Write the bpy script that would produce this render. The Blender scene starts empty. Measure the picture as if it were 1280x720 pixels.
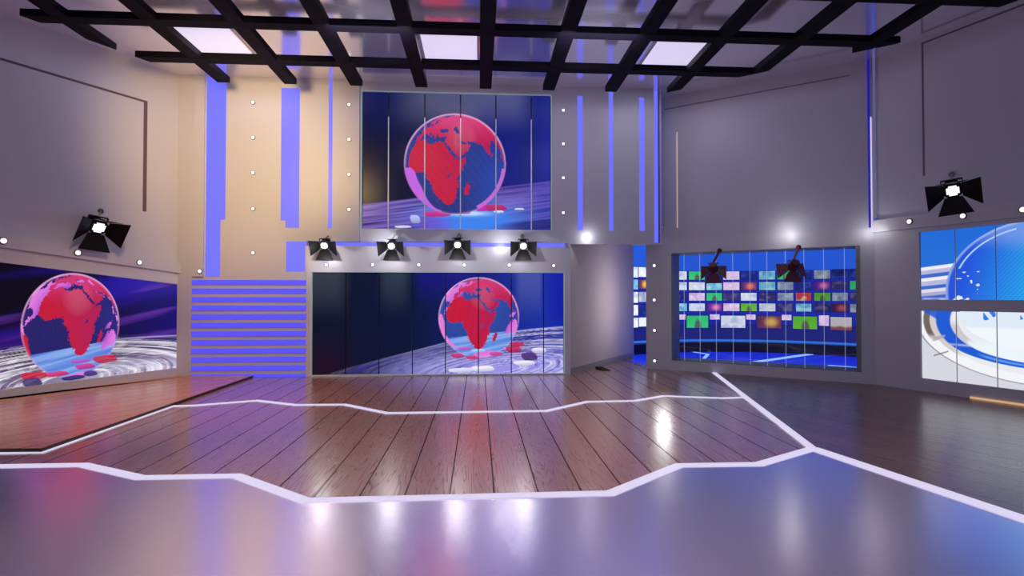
import bpy, bmesh, math, random
import numpy as np
from mathutils import Vector, Matrix, Euler

random.seed(4)
C = bpy.context.scene.collection
PI = math.pi

# ------------------------------------------------------------------ camera
FOC, EYE = 676.0, 1.6
YAW = math.radians(3.56)
PIT = math.atan(11 / 676)
F_ = Vector((math.sin(YAW) * math.cos(PIT), math.cos(YAW) * math.cos(PIT), math.sin(PIT)))
R_ = Vector((math.cos(YAW), -math.sin(YAW), 0))
U_ = R_.cross(F_)
cam_d = bpy.data.cameras.new('camera')
cam = bpy.data.objects.new('camera', cam_d)
C.objects.link(cam)
cam_d.sensor_width = 36
cam_d.lens = 36 * FOC / 1280
cam.matrix_world = Matrix.Translation((0, 0, EYE)) @ Matrix((R_, U_, -F_)).transposed().to_4x4()
bpy.context.scene.camera = cam
cam_d.clip_start = .05


def ray(x, y):
    return F_ + R_ * ((x - 640) / FOC) + U_ * ((360 - y) / FOC)


def onz(x, y, z=0.0):
    """measured point of the photograph on a level of height z"""
    d = ray(x, y)
    t = (z - EYE) / d.z
    return Vector((d.x * t, d.y * t, z))


def at(x, y, depth):
    d = ray(x, y)
    return Vector((0, 0, EYE)) + d * depth


class Plane:
    """a vertical wall plane running from P to Q (left to right seen from the room)"""
    def __init__(s, P, Q):
        s.P = Vector((P[0], P[1], 0))
        s.u = Vector((Q[0] - P[0], Q[1] - P[1], 0)).normalized()
        s.n = Vector((s.u.y, -s.u.x, 0))

    def pt(s, u, z, d=0.0):
        v = s.P + s.u * u + s.n * d
        return Vector((v.x, v.y, z))

    def uz(s, x, y, d=0.0):
        r = ray(x, y)
        P = s.P + s.n * d
        t = (P.x * s.n.x + P.y * s.n.y) / (r.x * s.n.x + r.y * s.n.y)
        X = Vector((r.x * t, r.y * t, EYE + r.z * t))
        return ((X.x - P.x) * s.u.x + (X.y - P.y) * s.u.y, X.z)


# ------------------------------------------------------------------ materials
def s2l(c):
    return tuple((v / 255 / 12.92) if v / 255 <= .04045 else ((v / 255 + .055) / 1.055) ** 2.4 for v in c)


def mat(name, col, rough=.5, metal=0.0, emis=None, estr=1.0, noise=0.0, nscale=6.0, spec=.5, coat=0.0):
    m = bpy.data.materials.new(name)
    m.use_nodes = True
    nt = m.node_tree
    b = nt.nodes['Principled BSDF']
    b.inputs['Base Color'].default_value = (*col, 1)
    b.inputs['Roughness'].default_value = rough
    b.inputs['Metallic'].default_value = metal
    b.inputs['Specular IOR Level'].default_value = spec
    b.inputs['Coat Weight'].default_value = coat
    if emis:
        b.inputs['Emission Color'].default_value = (*emis, 1)
        b.inputs['Emission Strength'].default_value = estr
    if noise:
        tc = nt.nodes.new('ShaderNodeTexCoord')
        nz = nt.nodes.new('ShaderNodeTexNoise')
        nz.inputs['Scale'].default_value = nscale
        nz.inputs['Detail'].default_value = 4
        nt.links.new(tc.outputs['Object'], nz.inputs['Vector'])
        mr = nt.nodes.new('ShaderNodeMapRange')
        mr.inputs['To Min'].default_value = max(0, rough - noise)
        mr.inputs['To Max'].default_value = rough + noise
        nt.links.new(nz.outputs['Fac'], mr.inputs['Value'])
        nt.links.new(mr.outputs['Result'], b.inputs['Roughness'])
    return m


M_wall = mat('studio_paint', (.525, .53, .615), .42, noise=.05)
M_lower = mat('satin_panel_paint', (.56, .56, .62), .36, noise=.04)
M_edge_shade = mat('painted_edge_shade', (.12, .07, .09), .6)
M_ceil = mat('satin_ceiling_film', (.92, .89, 1.0), .14, metal=.72, noise=.03, nscale=2)
M_beam = mat('black_beam_paint', (.003, .002, .007), .7, noise=.1, spec=.12)
M_stage = mat('polished_stage_floor', (.86, .80, .95), .25, metal=.97, noise=.02, nscale=3)
M_black = mat('black_metal', (.004, .0035, .005), .5, noise=.08, nscale=30, spec=.15)
M_blackred = mat('dark_maroon_metal', (.10, .02, .045), .45, noise=.08, nscale=30)
M_grey = mat('grey_clamp_metal', (.25, .27, .27), .35, metal=.6)
M_blue = mat('blue_led_diffuser', (.05, .05, .1), .4, emis=s2l((104, 108, 244)), noise=.03)
M_blue2 = mat('deep_blue_led_diffuser', (.05, .05, .1), .4, emis=s2l((78, 74, 240)), noise=.03)
M_navy = mat('dim_blue_led_diffuser', (.02, .02, .06), .4, emis=s2l((28, 5, 150)), noise=.03)
M_white = mat('white_led_line', (.06, .06, .06), .4, emis=s2l((212, 204, 232)), noise=.03)
M_lens = mat('lamp_lens', (.8, .8, .8), .3, emis=(1, .97, 1), estr=1.0)
M_lensb = mat('spotlight_lens', (.8, .8, .8), .3, emis=(.93, .88, 1), estr=1.1, noise=.02)
M_bezel = mat('dark_bezel', (.12, .1, .12), .4)
M_lightpanel = mat('ceiling_light_diffuser', (.6, .6, .6), .5, emis=s2l((205, 198, 228)), noise=.03)
M_seamlight = mat('light_grey_seam', (.55, .58, .62), .3, emis=(.05, .06, .08), metal=.3)
M_dark = mat('dark_seam', (.004, .004, .012), .4)
M_base = mat('baseboard_paint', (.33, .32, .35), .35)
M_hall = mat('corridor_paint', (.62, .55, .55), .85, noise=.04)
M_amber = mat('painted_base_glow', (.3, .2, .1), .5, emis=s2l((205, 160, 120)), noise=.02)
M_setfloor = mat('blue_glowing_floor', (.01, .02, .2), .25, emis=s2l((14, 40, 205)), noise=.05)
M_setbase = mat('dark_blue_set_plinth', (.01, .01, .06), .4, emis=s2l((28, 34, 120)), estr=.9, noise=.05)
M_setdark = mat('black_gloss_step', (.002, .002, .01), .3)
M_cyan = mat('cyan_led_line', (.05, .1, .3), .4, emis=s2l((45, 110, 215)))
M_cyanw = mat('pale_blue_led_line', (.05, .1, .3), .4, emis=s2l((150, 200, 255)))
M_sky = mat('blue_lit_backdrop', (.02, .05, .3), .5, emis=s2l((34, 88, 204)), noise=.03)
M_monframe = mat('monitor_bezel', (.01, .015, .12), .4, emis=s2l((20, 30, 140)), estr=.6)


def vmat(name, strength=1.0, rough=.3, spec=.35):
    m = bpy.data.materials.new(name)
    m.use_nodes = True
    nt = m.node_tree
    b = nt.nodes['Principled BSDF']
    b.inputs['Base Color'].default_value = (.004, .004, .006, 1)
    b.inputs['Roughness'].default_value = rough
    b.inputs['Specular IOR Level'].default_value = spec
    a = nt.nodes.new('ShaderNodeAttribute')
    a.attribute_name = 'picture'
    nt.links.new(a.outputs['Color'], b.inputs['Emission Color'])
    b.inputs['Emission Strength'].default_value = strength
    return m


M_screen = vmat('led_screen', .97, .28, .16)
M_monitor = vmat('monitor_screen', 1.0)


def glass_mat():
    m = bpy.data.materials.new('clear_window_glass')
    m.use_nodes = True
    nt = m.node_tree
    for n in list(nt.nodes):
        nt.nodes.remove(n)
    out = nt.nodes.new('ShaderNodeOutputMaterial')
    tr = nt.nodes.new('ShaderNodeBsdfTransparent')
    tr.inputs['Color'].default_value = (.93, .95, .97, 1)
    gl = nt.nodes.new('ShaderNodeBsdfGlossy')
    gl.inputs['Roughness'].default_value = .03
    fr = nt.nodes.new('ShaderNodeFresnel')
    fr.inputs['IOR'].default_value = 1.35
    mx = nt.nodes.new('ShaderNodeMixShader')
    nt.links.new(fr.outputs[0], mx.inputs[0])
    nt.links.new(tr.outputs[0], mx.inputs[1])
    nt.links.new(gl.outputs[0], mx.inputs[2])
    nt.links.new(mx.outputs[0], out.inputs[0])
    return m


M_glass = glass_mat()


def wood(name, ang, off, base, width=.36, seam=.012, seam_col=(.02, .008, .01), contrast=1.0, rough=.27, spec=.75, coat=.7):
    """planks running along direction ang (radians from +Y, towards +X)"""
    m = bpy.data.materials.new(name)
    m.use_nodes = True
    nt = m.node_tree
    N, L = nt.nodes.new, nt.links.new
    b = nt.nodes['Principled BSDF']
    geo = N('ShaderNodeTexCoord')
    rot = N('ShaderNodeVectorRotate')
    rot.rotation_type = 'Z_AXIS'
    rot.inputs['Angle'].default_value = ang
    L(geo.outputs['Object'], rot.inputs['Vector'])
    sep = N('ShaderNodeSeparateXYZ')
    L(rot.outputs[0], sep.inputs[0])

    def mth(op, a, bb=None):
        n = N('ShaderNodeMath')
        n.operation = op
        for i, v in enumerate((a, bb)):
            if v is None:
                continue
            if isinstance(v, (int, float)):
                n.inputs[i].default_value = v
            else:
                L(v, n.inputs[i])
        return n.outputs[0]
    xs = mth('DIVIDE', mth('SUBTRACT', sep.outputs['X'], off), width)
    idx = mth('FLOOR', xs)
    fr = mth('SUBTRACT', xs, idx)
    # random per plank
    wn = N('ShaderNodeTexWhiteNoise')
    wn.noise_dimensions = '1D'
    L(idx, wn.inputs['W'])
    rnd = wn.outputs['Value']
    # seams
    e = mth('MINIMUM', fr, mth('SUBTRACT', 1.0, fr))
    sm = mth('LESS_THAN', e, seam / width / 2)
    # grain coordinates
    comb = N('ShaderNodeCombineXYZ')
    L(mth('MULTIPLY', fr, width * 5.5), comb.inputs['X'])
    L(mth('ADD', mth('MULTIPLY', sep.outputs['Y'], .42), mth('MULTIPLY', rnd, 40.0)), comb.inputs['Y'])
    L(mth('MULTIPLY', rnd, 17.0), comb.inputs['Z'])
    n1 = N('ShaderNodeTexNoise')
    n1.inputs['Scale'].default_value = 1.1
    n1.inputs['Detail'].default_value = 2.0
    n1.inputs['Roughness'].default_value = .45
    L(comb.outputs[0], n1.inputs['Vector'])
    rings = mth('FRACT', mth('MULTIPLY', n1.outputs['Fac'], 14.0))
    ring = mth('ABSOLUTE', mth('SUBTRACT', mth('MULTIPLY', rings, 2.0), 1.0))
    ring = mth('MULTIPLY', ring, mth('SUBTRACT', 2.0, ring))
    comb2 = N('ShaderNodeCombineXYZ')
    L(mth('MULTIPLY', fr, width * 90), comb2.inputs['X'])
    L(mth('MULTIPLY', sep.outputs['Y'], 2.2), comb2.inputs['Y'])
    L(mth('MULTIPLY', rnd, 9.0), comb2.inputs['Z'])
    n2 = N('ShaderNodeTexNoise')
    n2.inputs['Scale'].default_value = 1.0
    n2.inputs['Detail'].default_value = 3.0
    L(comb2.outputs[0], n2.inputs['Vector'])
    g = mth('ADD', mth('MULTIPLY', ring, .27), mth('MULTIPLY', n2.outputs['Fac'], .62))
    g2 = mth('ADD', g, mth('MULTIPLY', mth('SUBTRACT', rnd, .5), .3))
    cr = N('ShaderNodeValToRGB')
    el = cr.color_ramp.elements
    el[0].position, el[1].position = .15, .85
    lo = [c * (1 - .42 * contrast) for c in base]
    hi = [c * (1 + .38 * contrast) for c in base]
    el[0].color = (*lo, 1)
    el[1].color = (*hi, 1)
    L(g2, cr.inputs[0])
    mix = N('ShaderNodeMix')
    mix.data_type = 'RGBA'
    L(sm, mix.inputs['Factor'])
    L(cr.outputs[0], mix.inputs['A'])
    mix.inputs['B'].default_value = (*seam_col, 1)
    L(mix.outputs['Result'], b.inputs['Base Color'])
    mr = N('ShaderNodeMapRange')
    mr.inputs['To Min'].default_value = rough - .04
    mr.inputs['To Max'].default_value = rough + .07
    L(g, mr.inputs['Value'])
    L(mr.outputs[0], b.inputs['Roughness'])
    ns = mth('SUBTRACT', 1.0, sm)
    L(mth('MULTIPLY', ns, spec), b.inputs['Specular IOR Level'])
    L(mth('MULTIPLY', ns, coat), b.inputs['Coat Weight'])
    b.inputs['Coat Roughness'].default_value = .2
    return m


# ------------------------------------------------------------------ mesh helpers
def link(name, me, m=None, parent=None):
    o = bpy.data.objects.new(name, me)
    C.objects.link(o)
    if m is not None:
        me.materials.append(m)
    if parent is not None:
        o.parent = parent
    return o


def tag(o, label=None, cat=None, group=None, kind=None):
    if label:
        o['label'] = label
    if cat:
        o['category'] = cat
    if group:
        o['group'] = group
    if kind:
        o['kind'] = kind
    return o


def empty(name, loc=(0, 0, 0), rot=None):
    o = bpy.data.objects.new(name, None)
    C.objects.link(o)
    o.location = loc
    if rot:
        o.rotation_euler = rot
    o.empty_display_size = .1
    return o


def prism(bm, lo, hi):
    """closed solid between two matching loops of points"""
    n = len(lo)
    a = [bm.verts.new(p) for p in lo]
    b = [bm.verts.new(p) for p in hi]
    bm.faces.new(a)
    bm.faces.new(b[::-1])
    for i in range(n):
        j = (i + 1) % n
        bm.faces.new((a[j], a[i], b[i], b[j]))


def finish(bm, name, m, parent=None, bevel=0, origin=None, smooth=False):
    bmesh.ops.recalc_face_normals(bm, faces=bm.faces)
    if bevel:
        bmesh.ops.bevel(bm, geom=list(bm.edges), offset=bevel, segments=2, affect='EDGES', profile=.5, clamp_overlap=True)
    if origin is not None:
        bmesh.ops.translate(bm, verts=bm.verts, vec=-Vector(origin))
    if smooth:
        for f in bm.faces:
            f.smooth = True
    me = bpy.data.meshes.new(name)
    bm.to_mesh(me)
    bm.free()
    o = link(name, me, m, parent)
    if origin is not None:
        o.location = origin
    return o


def slabs(name, pl, items, m, parent=None, bevel=0, kind=None):
    """items: (polygon of (u,z), d0, d1) extruded off a wall plane, one mesh"""
    bm = bmesh.new()
    for poly, d0, d1 in items:
        prism(bm, [pl.pt(u, z, d0) for u, z in poly], [pl.pt(u, z, d1) for u, z in poly])
    o = finish(bm, name, m, parent, bevel, origin=None if parent else pl.pt(*items[0][0][0], items[0][1]))
    if kind:
        o['kind'] = kind
    return o


def rect(u0, u1, z0, z1):
    return [(u0, z0), (u1, z0), (u1, z1), (u0, z1)]


def flat(name, pts, z0, z1, m, kind=None, parent=None):
    bm = bmesh.new()
    prism(bm, [(p[0], p[1], z0) for p in pts], [(p[0], p[1], z1) for p in pts])
    o = finish(bm, name, m, parent, 0)
    if kind:
        o['kind'] = kind
    return o


def box(bm, c, s, rot=None):
    mt = Matrix.Translation(c)
    if rot is not None:
        mt = mt @ rot.to_4x4()
    mt = mt @ Matrix.Diagonal((*s, 1))
    bmesh.ops.create_cube(bm, size=1, matrix=mt)


def cyl(bm, p, q, r, seg=16, r2=None):
    p, q = Vector(p), Vector(q)
    d = q - p
    mt = Matrix.Translation((p + q) / 2) @ d.to_track_quat('Z', 'Y').to_matrix().to_4x4()
    bmesh.ops.create_cone(bm, cap_ends=True, segments=seg, radius1=r, radius2=r if r2 is None else r2,
                          depth=d.length, matrix=mt)


# ------------------------------------------------------------------ planes
BY = 11.17
PB = Plane((0, BY), (1, BY))                    # back wall, u = world x
PLB = Plane((0, 11.08), (1, 11.08))             # back wall, left section
PL = Plane(onz(0, 501), onz(240, 470))          # left wall
PR1 = Plane(onz(808, 460.5), onz(1095, 481))    # right wall with the window
PR2 = Plane(onz(1095, 481), onz(1280, 507.5))   # right wall with the blue screens
CEIL = 6.0
LEN_L = (onz(240, 470) - onz(0, 501)).length    # 2.964
LEN_R1 = (onz(1095, 481) - onz(808, 460.5)).length

# ------------------------------------------------------------------ floor
# base slab of boards running to the back wall
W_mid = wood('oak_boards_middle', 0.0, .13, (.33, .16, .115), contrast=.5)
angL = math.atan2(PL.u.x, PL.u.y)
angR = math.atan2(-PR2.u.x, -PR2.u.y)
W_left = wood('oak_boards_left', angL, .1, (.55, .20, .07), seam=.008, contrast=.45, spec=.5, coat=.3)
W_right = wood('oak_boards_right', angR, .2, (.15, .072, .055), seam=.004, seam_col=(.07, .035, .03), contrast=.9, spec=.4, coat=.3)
flat('floor', [(-16, -9), (16, -9), (16, 20), (-16, 20)], -.12, 0, W_mid, 'structure')


def offset_pts(pts, w):
    """strip of width w around a polyline, mitred"""
    P = [Vector((p[0], p[1])) for p in pts]
    Lf, Rt = [], []
    for i, p in enumerate(P):
        d0 = (p - P[i - 1]).normalized() if i else (P[1] - P[0]).normalized()
        d1 = (P[i + 1] - p).normalized() if i < len(P) - 1 else d0
        t = (d0 + d1).normalized()
        n = Vector((-t.y, t.x))
        k = w / 2 / max(.4, n.dot(Vector((-d0.y, d0.x))))
        Lf.append(p + n * k)
        Rt.append(p - n * k)
    return Lf, Rt


def led_line(px, w, label, z1=.012, extra0=None, extra1=None):
    pts = [onz(*p) for p in px]
    if extra0:
        d = (pts[0] - pts[1]).normalized()
        pts.insert(0, pts[0] + d * extra0)
    if extra1:
        d = (pts[-1] - pts[-2]).normalized()
        pts.append(pts[-1] + d * extra1)
    a, b = offset_pts(pts, w)
    bm = bmesh.new()
    n = len(a)
    vs = [[bm.verts.new((p.x, p.y, z)) for p in q] for q, z in ((a, 0), (b, 0), (a, z1), (b, z1))]
    A0, B0, A1, B1 = vs
    for i in range(n - 1):
        bm.faces.new((A1[i], B1[i], B1[i + 1], A1[i + 1]))
        bm.faces.new((A0[i], A0[i + 1], B0[i + 1], B0[i]))
        bm.faces.new((A0[i], A1[i], A1[i + 1], A0[i + 1]))
        bm.faces.new((B0[i], B0[i + 1], B1[i + 1], B1[i]))
    bm.faces.new((A0[0], B0[0], B1[0], A1[0]))
    bm.faces.new((A0[-1], A1[-1], B1[-1], B0[-1]))
    o = finish(bm, 'floor_light_line', M_white, origin=(pts[0].x, pts[0].y, 0))
    tag(o, label, 'floor light')
    return pts


LA = [(0, 583.8), (104, 582), (175, 598), (296, 595.8), (381, 627), (763, 617.7), (849, 582.7), (949, 581.2), (1016, 561.5)]
LD = [(1016, 561.5), (1280, 650.3)]
ptsA = [onz(*p) for p in LA]
ptsD = [onz(*p) for p in LD]
# polished front stage
e0 = ptsA[0] + (ptsA[0] - ptsA[1]).normalized() * 6
e1 = ptsD[1] + (ptsD[1] - ptsD[0]).normalized() * 9
stage = [e0] + ptsA + [ptsD[1], e1, Vector((e1.x, e1.y - 1.5, 0)), Vector((e0.x, e1.y - 1.5, 0))]
flat('floor', stage, 0, .006, M_stage, 'structure')
# right boards
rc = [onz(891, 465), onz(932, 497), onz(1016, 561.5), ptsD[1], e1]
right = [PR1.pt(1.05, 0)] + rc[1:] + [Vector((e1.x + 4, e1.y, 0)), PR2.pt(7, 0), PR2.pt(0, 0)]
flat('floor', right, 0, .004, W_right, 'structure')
led_line(LA, .105, 'long white light line zigzagging along the edge of the glossy front floor', extra0=5)
led_line([(1016, 561.5), (1280, 650.3)], .14, 'straight white light line running from the junction out to the lower right', extra1=8, z1=.014)
led_line([(891, 465), (932, 497), (1016, 561.5)], .085, 'thin white light line running from under the window down to the junction', z1=.016)
led_line([(0, 566.5), (53, 565.3), (215, 508), (241, 507.3), (321, 501), (369, 506.5), (431, 506), (484, 516.7), (683, 514),
          (734, 502.5), (794, 501.3), (829, 495.3), (904, 498), (932, 497)], .075,
         'thin white light line crossing the wooden boards in front of the back screen', extra0=5, z1=.010)
# raised left platform with dark riser
pz = .045
p0, p1, p2 = onz(0, 561, pz), onz(52, 560.5, pz), onz(313, 470.5, pz)
pe = p0 + (p0 - p1).normalized() * 5
plat = [pe, p0, p1, p2, Vector((p2.x, 11.0, 0)), PL.pt(LEN_L, 0, .02), PL.pt(0, 0, .02), PL.pt(-4, 0, .02)]
plat = [pe, p0, p1, Vector((p2.x + .0, 11.02, 0)), Vector((-5.6, 11.02, 0)), PL.pt(LEN_L - .2, 0, .01), PL.pt(-5, 0, .01)]
riser = mat('dark_riser_edge', (.03, .012, .012), .5)
flat('floor', plat, 0, pz - .006, riser, 'structure')
cen = sum((Vector((p.x, p.y, 0)) for p in plat), Vector()) / len(plat)
flat('floor', [Vector((p.x, p.y, 0)) + Vector((-.012, .012, 0)) for p in plat], pz - .006, pz, W_left, 'structure')

# ------------------------------------------------------------------ ceiling
flat('ceiling', [(-14, -3), (14, -3), (14, 20), (-14, 20)], CEIL, CEIL + .2, M_ceil, 'structure')


def clip(poly, p, q):
    """keep the part of poly left of p->q"""
    out = []
    def side(v): return (q[0] - p[0]) * (v[1] - p[1]) - (q[1] - p[1]) * (v[0] - p[0])
    for i in range(len(poly)):
        a, b = poly[i], poly[(i + 1) % len(poly)]
        sa, sb = side(a), side(b)
        if sa >= 0:
            out.append(a)
        if (sa >= 0) != (sb >= 0):
            t = sa / (sa - sb)
            out.append((a[0] + (b[0] - a[0]) * t, a[1] + (b[1] - a[1]) * t))
    return out


grid = empty('ceiling_grid', (0, 6, 5.5))
tag(grid, 'black lattice of crossing beams hung just below the glossy ceiling', 'ceiling beams')
lineL = ((-5.62, 9.0), (-6.4, 7.76))
lineR1 = ((6.415, 7.9), (4.72, 9.2))
lineR2 = ((7.2, 6.4), (6.415, 7.92))


def beam(poly, z0, z1):
    for p, q in (lineL, lineR1, lineR2):
        poly = clip(poly, p, q)
    if len(poly) < 3:
        return
    bm = bmesh.new()
    prism(bm, [(x, y - 6, z0 - 5.5) for x, y in poly], [(x, y - 6, z1 - 5.5) for x, y in poly])
    finish(bm, 'beam', M_beam, grid)


for k in range(-6, 7):
    xc = .13 + 1.19 * k
    beam([(xc - .11, 0.5), (xc + .11, 0.5), (xc + .11, 10.09), (xc - .11, 10.09)], 5.5, 5.60)
for yc in (9.18, 7.94, 6.70, 5.46, 4.22, 2.98, 1.74):
    beam([(-9, yc - .1), (9, yc - .1), (9, yc + .1), (-9, yc + .1)], 5.498, 5.598)
for i, (x0, nm) in enumerate(((-5.02, 'square ceiling light panel at the left, above the tan wall'),
                              (-.99, 'square ceiling light panel above the centre of the upper screen'),
                              (3.04, 'square ceiling light panel at the right, above the narrow blue strips'))):
    r = empty('ceiling_light', (x0 + .49, 9.5, CEIL))
    tag(r, nm, 'ceiling light', 'square light panels in the ceiling')
    bm = bmesh.new()
    box(bm, (0, 0, -.012), (.95, .97, .02))
    finish(bm, 'diffuser', M_lightpanel, r)
    bm = bmesh.new()
    for cx, cy, sx, sy in ((0, .495, 1.02, .025), (0, -.495, 1.02, .025), (.488, 0, .03, .966), (-.488, 0, .03, .966)):
        box(bm, (cx, cy, -.015), (sx, sy, .03))
    finish(bm, 'frame', mat('light_panel_rim', (.6, .58, .66), .4), r)

# ------------------------------------------------------------------ walls
T = .14
# back wall, upper part and right header
slabs('wall_back', PB, [(rect(-2.41, 1.53, 5.83, CEIL), 0, -T),
                        (rect(-2.41, 1.53, 2.74, 2.985), 0, -T), (rect(1.53, 3.70, 2.716, CEIL), 0, -T),
                        (rect(3.825, 3.86, 2.716, CEIL), 0, -T), (rect(3.70, 3.825, 2.716, 2.74), 0, -T),
                        (rect(-3.5, 1.899, 2.0, 2.74), -.03, -T), (rect(-3.5, 1.899, 0, 2.0), -.1, -T)],
      M_wall, kind='structure')
# lower box around the wide screen
sL, sR, sB, sT = -3.335, 1.762, .03, 2.094
slabs('wall_back', PB, [(rect(-3.44, 1.899, sT + .012, 2.622), .10, 0), (rect(-3.44, sL - .02, 0, sT + .012), .10, -.02),
                        (rect(sR + .02, 1.899, 0, sT + .012), .10, -.02), (rect(sL - .02, sR + .02, 0, sB - .012), .10, -.02)],
      M_lower, kind='structure')
# left section of back wall
slabs('wall_back', PLB, [(rect(-6.0, -5.41, 0, CEIL), 0, -T), (rect(-5.41, -3.44, 0, CEIL), 0, -T), (rect(-3.44, -2.41, 2.716, CEIL), 0, -T)], M_wall, kind='structure')
# bevelled post where the left wall meets it
slabs('trim_1', PLB, [([(-5.63, 2.0), (-5.43, 2.0), (-5.43, CEIL), (-5.63, CEIL)], .05, 0)], M_wall, kind='structure')

# left wall ------------------------------------------------------
eL = LEN_L
Lt = -5.2          # continues beyond the frame
scr_t0, scr_t1 = 2.13 + .34 * 0, 0
ZB = lambda u: 0.166 + (0.200 - .166) * (u / 2.8)           # screen bottom
ZT = lambda u: 2.13 - (2.13 - 1.832) * (u / 2.802)          # screen top slopes down to the corner
ZF0 = lambda u: 2.364 - (2.364 - 2.037) * (u / 2.944)       # fascia bottom
ZF1 = lambda u: 2.574 - (2.574 - 2.231) * (u / 2.942)       # fascia top
uS = 2.803
uS0 = -1.3
quad = lambda u0, u1, f0, f1: [(u0, f0(u0)), (u1, f0(u1)), (u1, f1(u1)), (u0, f1(u0))]
K = lambda v: (lambda u: v)
slabs('wall_left', PL, [(quad(Lt, eL, K(0), ZB), 0, -T), (quad(Lt, uS0, ZB, ZT), 0, -T), (quad(uS, eL, ZB, ZT), 0, -T),
                        (quad(Lt, eL, ZT, ZF0), 0, -T), (quad(Lt, eL, K(0), ZF1), -.05, -T)], M_lower, kind='structure')
slabs('wall_left', PL, [(quad(Lt, eL + .02, ZF0, ZF1), .05, -.05)], M_wall, kind='structure')
# upper wall with a panel outline; dark strips paint in its shaded edge
gu, gz = .915 + 1.0, 5.284
gu = eL - .915
slabs('wall_left', PL, [(quad(Lt, eL + .06, ZF1, K(CEIL)), -.02, -T)], M_wall, kind='structure')
slabs('trim_2', PL, [(rect(Lt, gu, gz - .02, gz + .02), -.018, -.03), (rect(gu - .035, gu + .03, 3.205, gz + .02), -.016, -.03)], M_edge_shade, kind='structure')

# right wall with window -------------------------------------------
wl, wr, wb, wt = .565, 4.04, .215, 2.55
gap = .6
slabs('wall_right', PR1, [(rect(0, wl, 0, 2.86), 0, -.23), (rect(wr, LEN_R1, 0, 2.86), 0, -.23),
                          (rect(wl, wr, 0, wb), 0, -gap), (rect(wl, wr, wt, 2.86), 0, -gap)], M_lower, kind='structure')
slabs('wall_right', PR1, [(rect(-.6, LEN_R1, 2.86, CEIL), -.02, -.23)], M_wall, kind='structure')
slabs('trim_3', PR1, [(rect(.42, 3.9, 5.735, 5.76), -.017, -.03)], mat('faint_panel_line', (.22, .2, .24), .5), kind='structure')
slabs('trim_4', PR1, [(rect(.685, .705, 3.1, 5.2), -.010, -.03)], mat('painted_edge_gleam', (.6, .5, .42), .3, emis=(.35, .28, .24)), kind='structure')  # warm gleam on the panel edge, painted in by emission
# window
win = empty('window_1', PR1.pt((wl + wr) / 2, wb, -.02))
tag(win, 'wide internal window in seamed glass looking into the monitor set', 'window', kind='structure')


def wchild(name, items, m, bevel=0):
    bm = bmesh.new()
    for poly, d0, d1 in items:
        prism(bm, [PR1.pt(u, z, d0) for u, z in poly], [PR1.pt(u, z, d1) for u, z in poly])
    bmesh.ops.translate(bm, verts=bm.verts, vec=-win.location)
    return finish(bm, name, m, win, bevel)


M_frame = mat('grey_window_frame', (.2, .22, .22), .35)
M_sill = mat('glossy_grey_reveal', (.30, .33, .30), .45, noise=.03)
wchild('window_frame', [(rect(wr - .075, wr, wb, wt), .006, -.03), (rect(wl, wl + .02, wb, wt), .006, -.03),
                        (rect(wl, wr, wb, wb + .012), .006, -.03), (rect(wl, wr, wt - .012, wt), .006, -.03)], M_frame)
wchild('window_reveal', [(rect(wl, wl + .012, wb + .012, wt - .012), -.03, -gap), (rect(wr - .06, wr, wb + .012, wt - .012), -.03, -gap),
                         (rect(wl, wr, wb, wb + .012), -.03, -gap), (rect(wl, wr, wt - .012, wt), -.03, -gap)], M_sill)
sx = [855.4, 875, 895.3, 916.3, 937.7, 959, 982, 1005.4, 1030, 1056]
us = [PR1.uz(x, 380, -.02)[0] for x in sx]
edges = [wl + .02] + us + [wr - .075]
for a, b in zip(edges, edges[1:]):
    wchild('glass_pane', [(rect(a + .006, b - .006, wb + .012, wt - .012), -.014, -.022)], M_glass)
M_seam = bpy.data.materials.new('translucent_glass_joint')
M_seam.use_nodes = True
nt = M_seam.node_tree
bs = nt.nodes['Principled BSDF']
bs.inputs['Base Color'].default_value = (.75, .85, 1, 1)
bs.inputs['Alpha'].default_value = .2
bs.inputs['Roughness'].default_value = .25
bs.inputs['Emission Color'].default_value = (.5, .6, .9, 1)
bs.inputs['Emission Strength'].default_value = .6
for u in us:
    wchild('joint', [(rect(u - .006, u + .006, wb + .012, wt - .012), -.008, -.026)], M_seam)

# right wall 2 -----------------------------------------------------
R2L = 7.5
s0, sb2, st2, mb0, mb1 = .738, .222, 2.70, 1.372, 1.548
s1 = 3.6
slabs('wall_right', PR2, [(rect(0, s0, 0, 2.77), 0, -T), (rect(s1, R2L, 0, 2.77), 0, -T), (rect(s0, s1, 0, sb2), 0, -T),
                          (rect(s0, s1, mb0, mb1), .004, -T), (rect(s0, s1, st2, 2.77), 0, -T), (rect(0, R2L, 0, 2.77), -.08, -T)],
      M_lower, kind='structure')
slabs('wall_right', PR2, [(rect(0, R2L, 2.77, 2.99), .06, -T)], M_lower, kind='structure')
slabs('wall_right', PR2, [(rect(.10, R2L, 2.99, CEIL), -.02, -T), (rect(0, .10, 2.99, CEIL), -.08, -T)], M_wall, kind='structure')
slabs('trim_5', PR2, [(rect(.80, R2L, 5.895, 5.925), -.017, -.03), (rect(.80, .83, 3.65, 5.925), -.016, -.03)], mat('shaded_panel_line', (.14, .12, .17), .5), kind='structure')
slabs('base_glow_strip', PR2, [(rect(1.45, R2L, .004, .03), .03, 0)], M_amber, kind='structure')  # emissive strip paints in the warm glow along the wall foot

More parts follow.
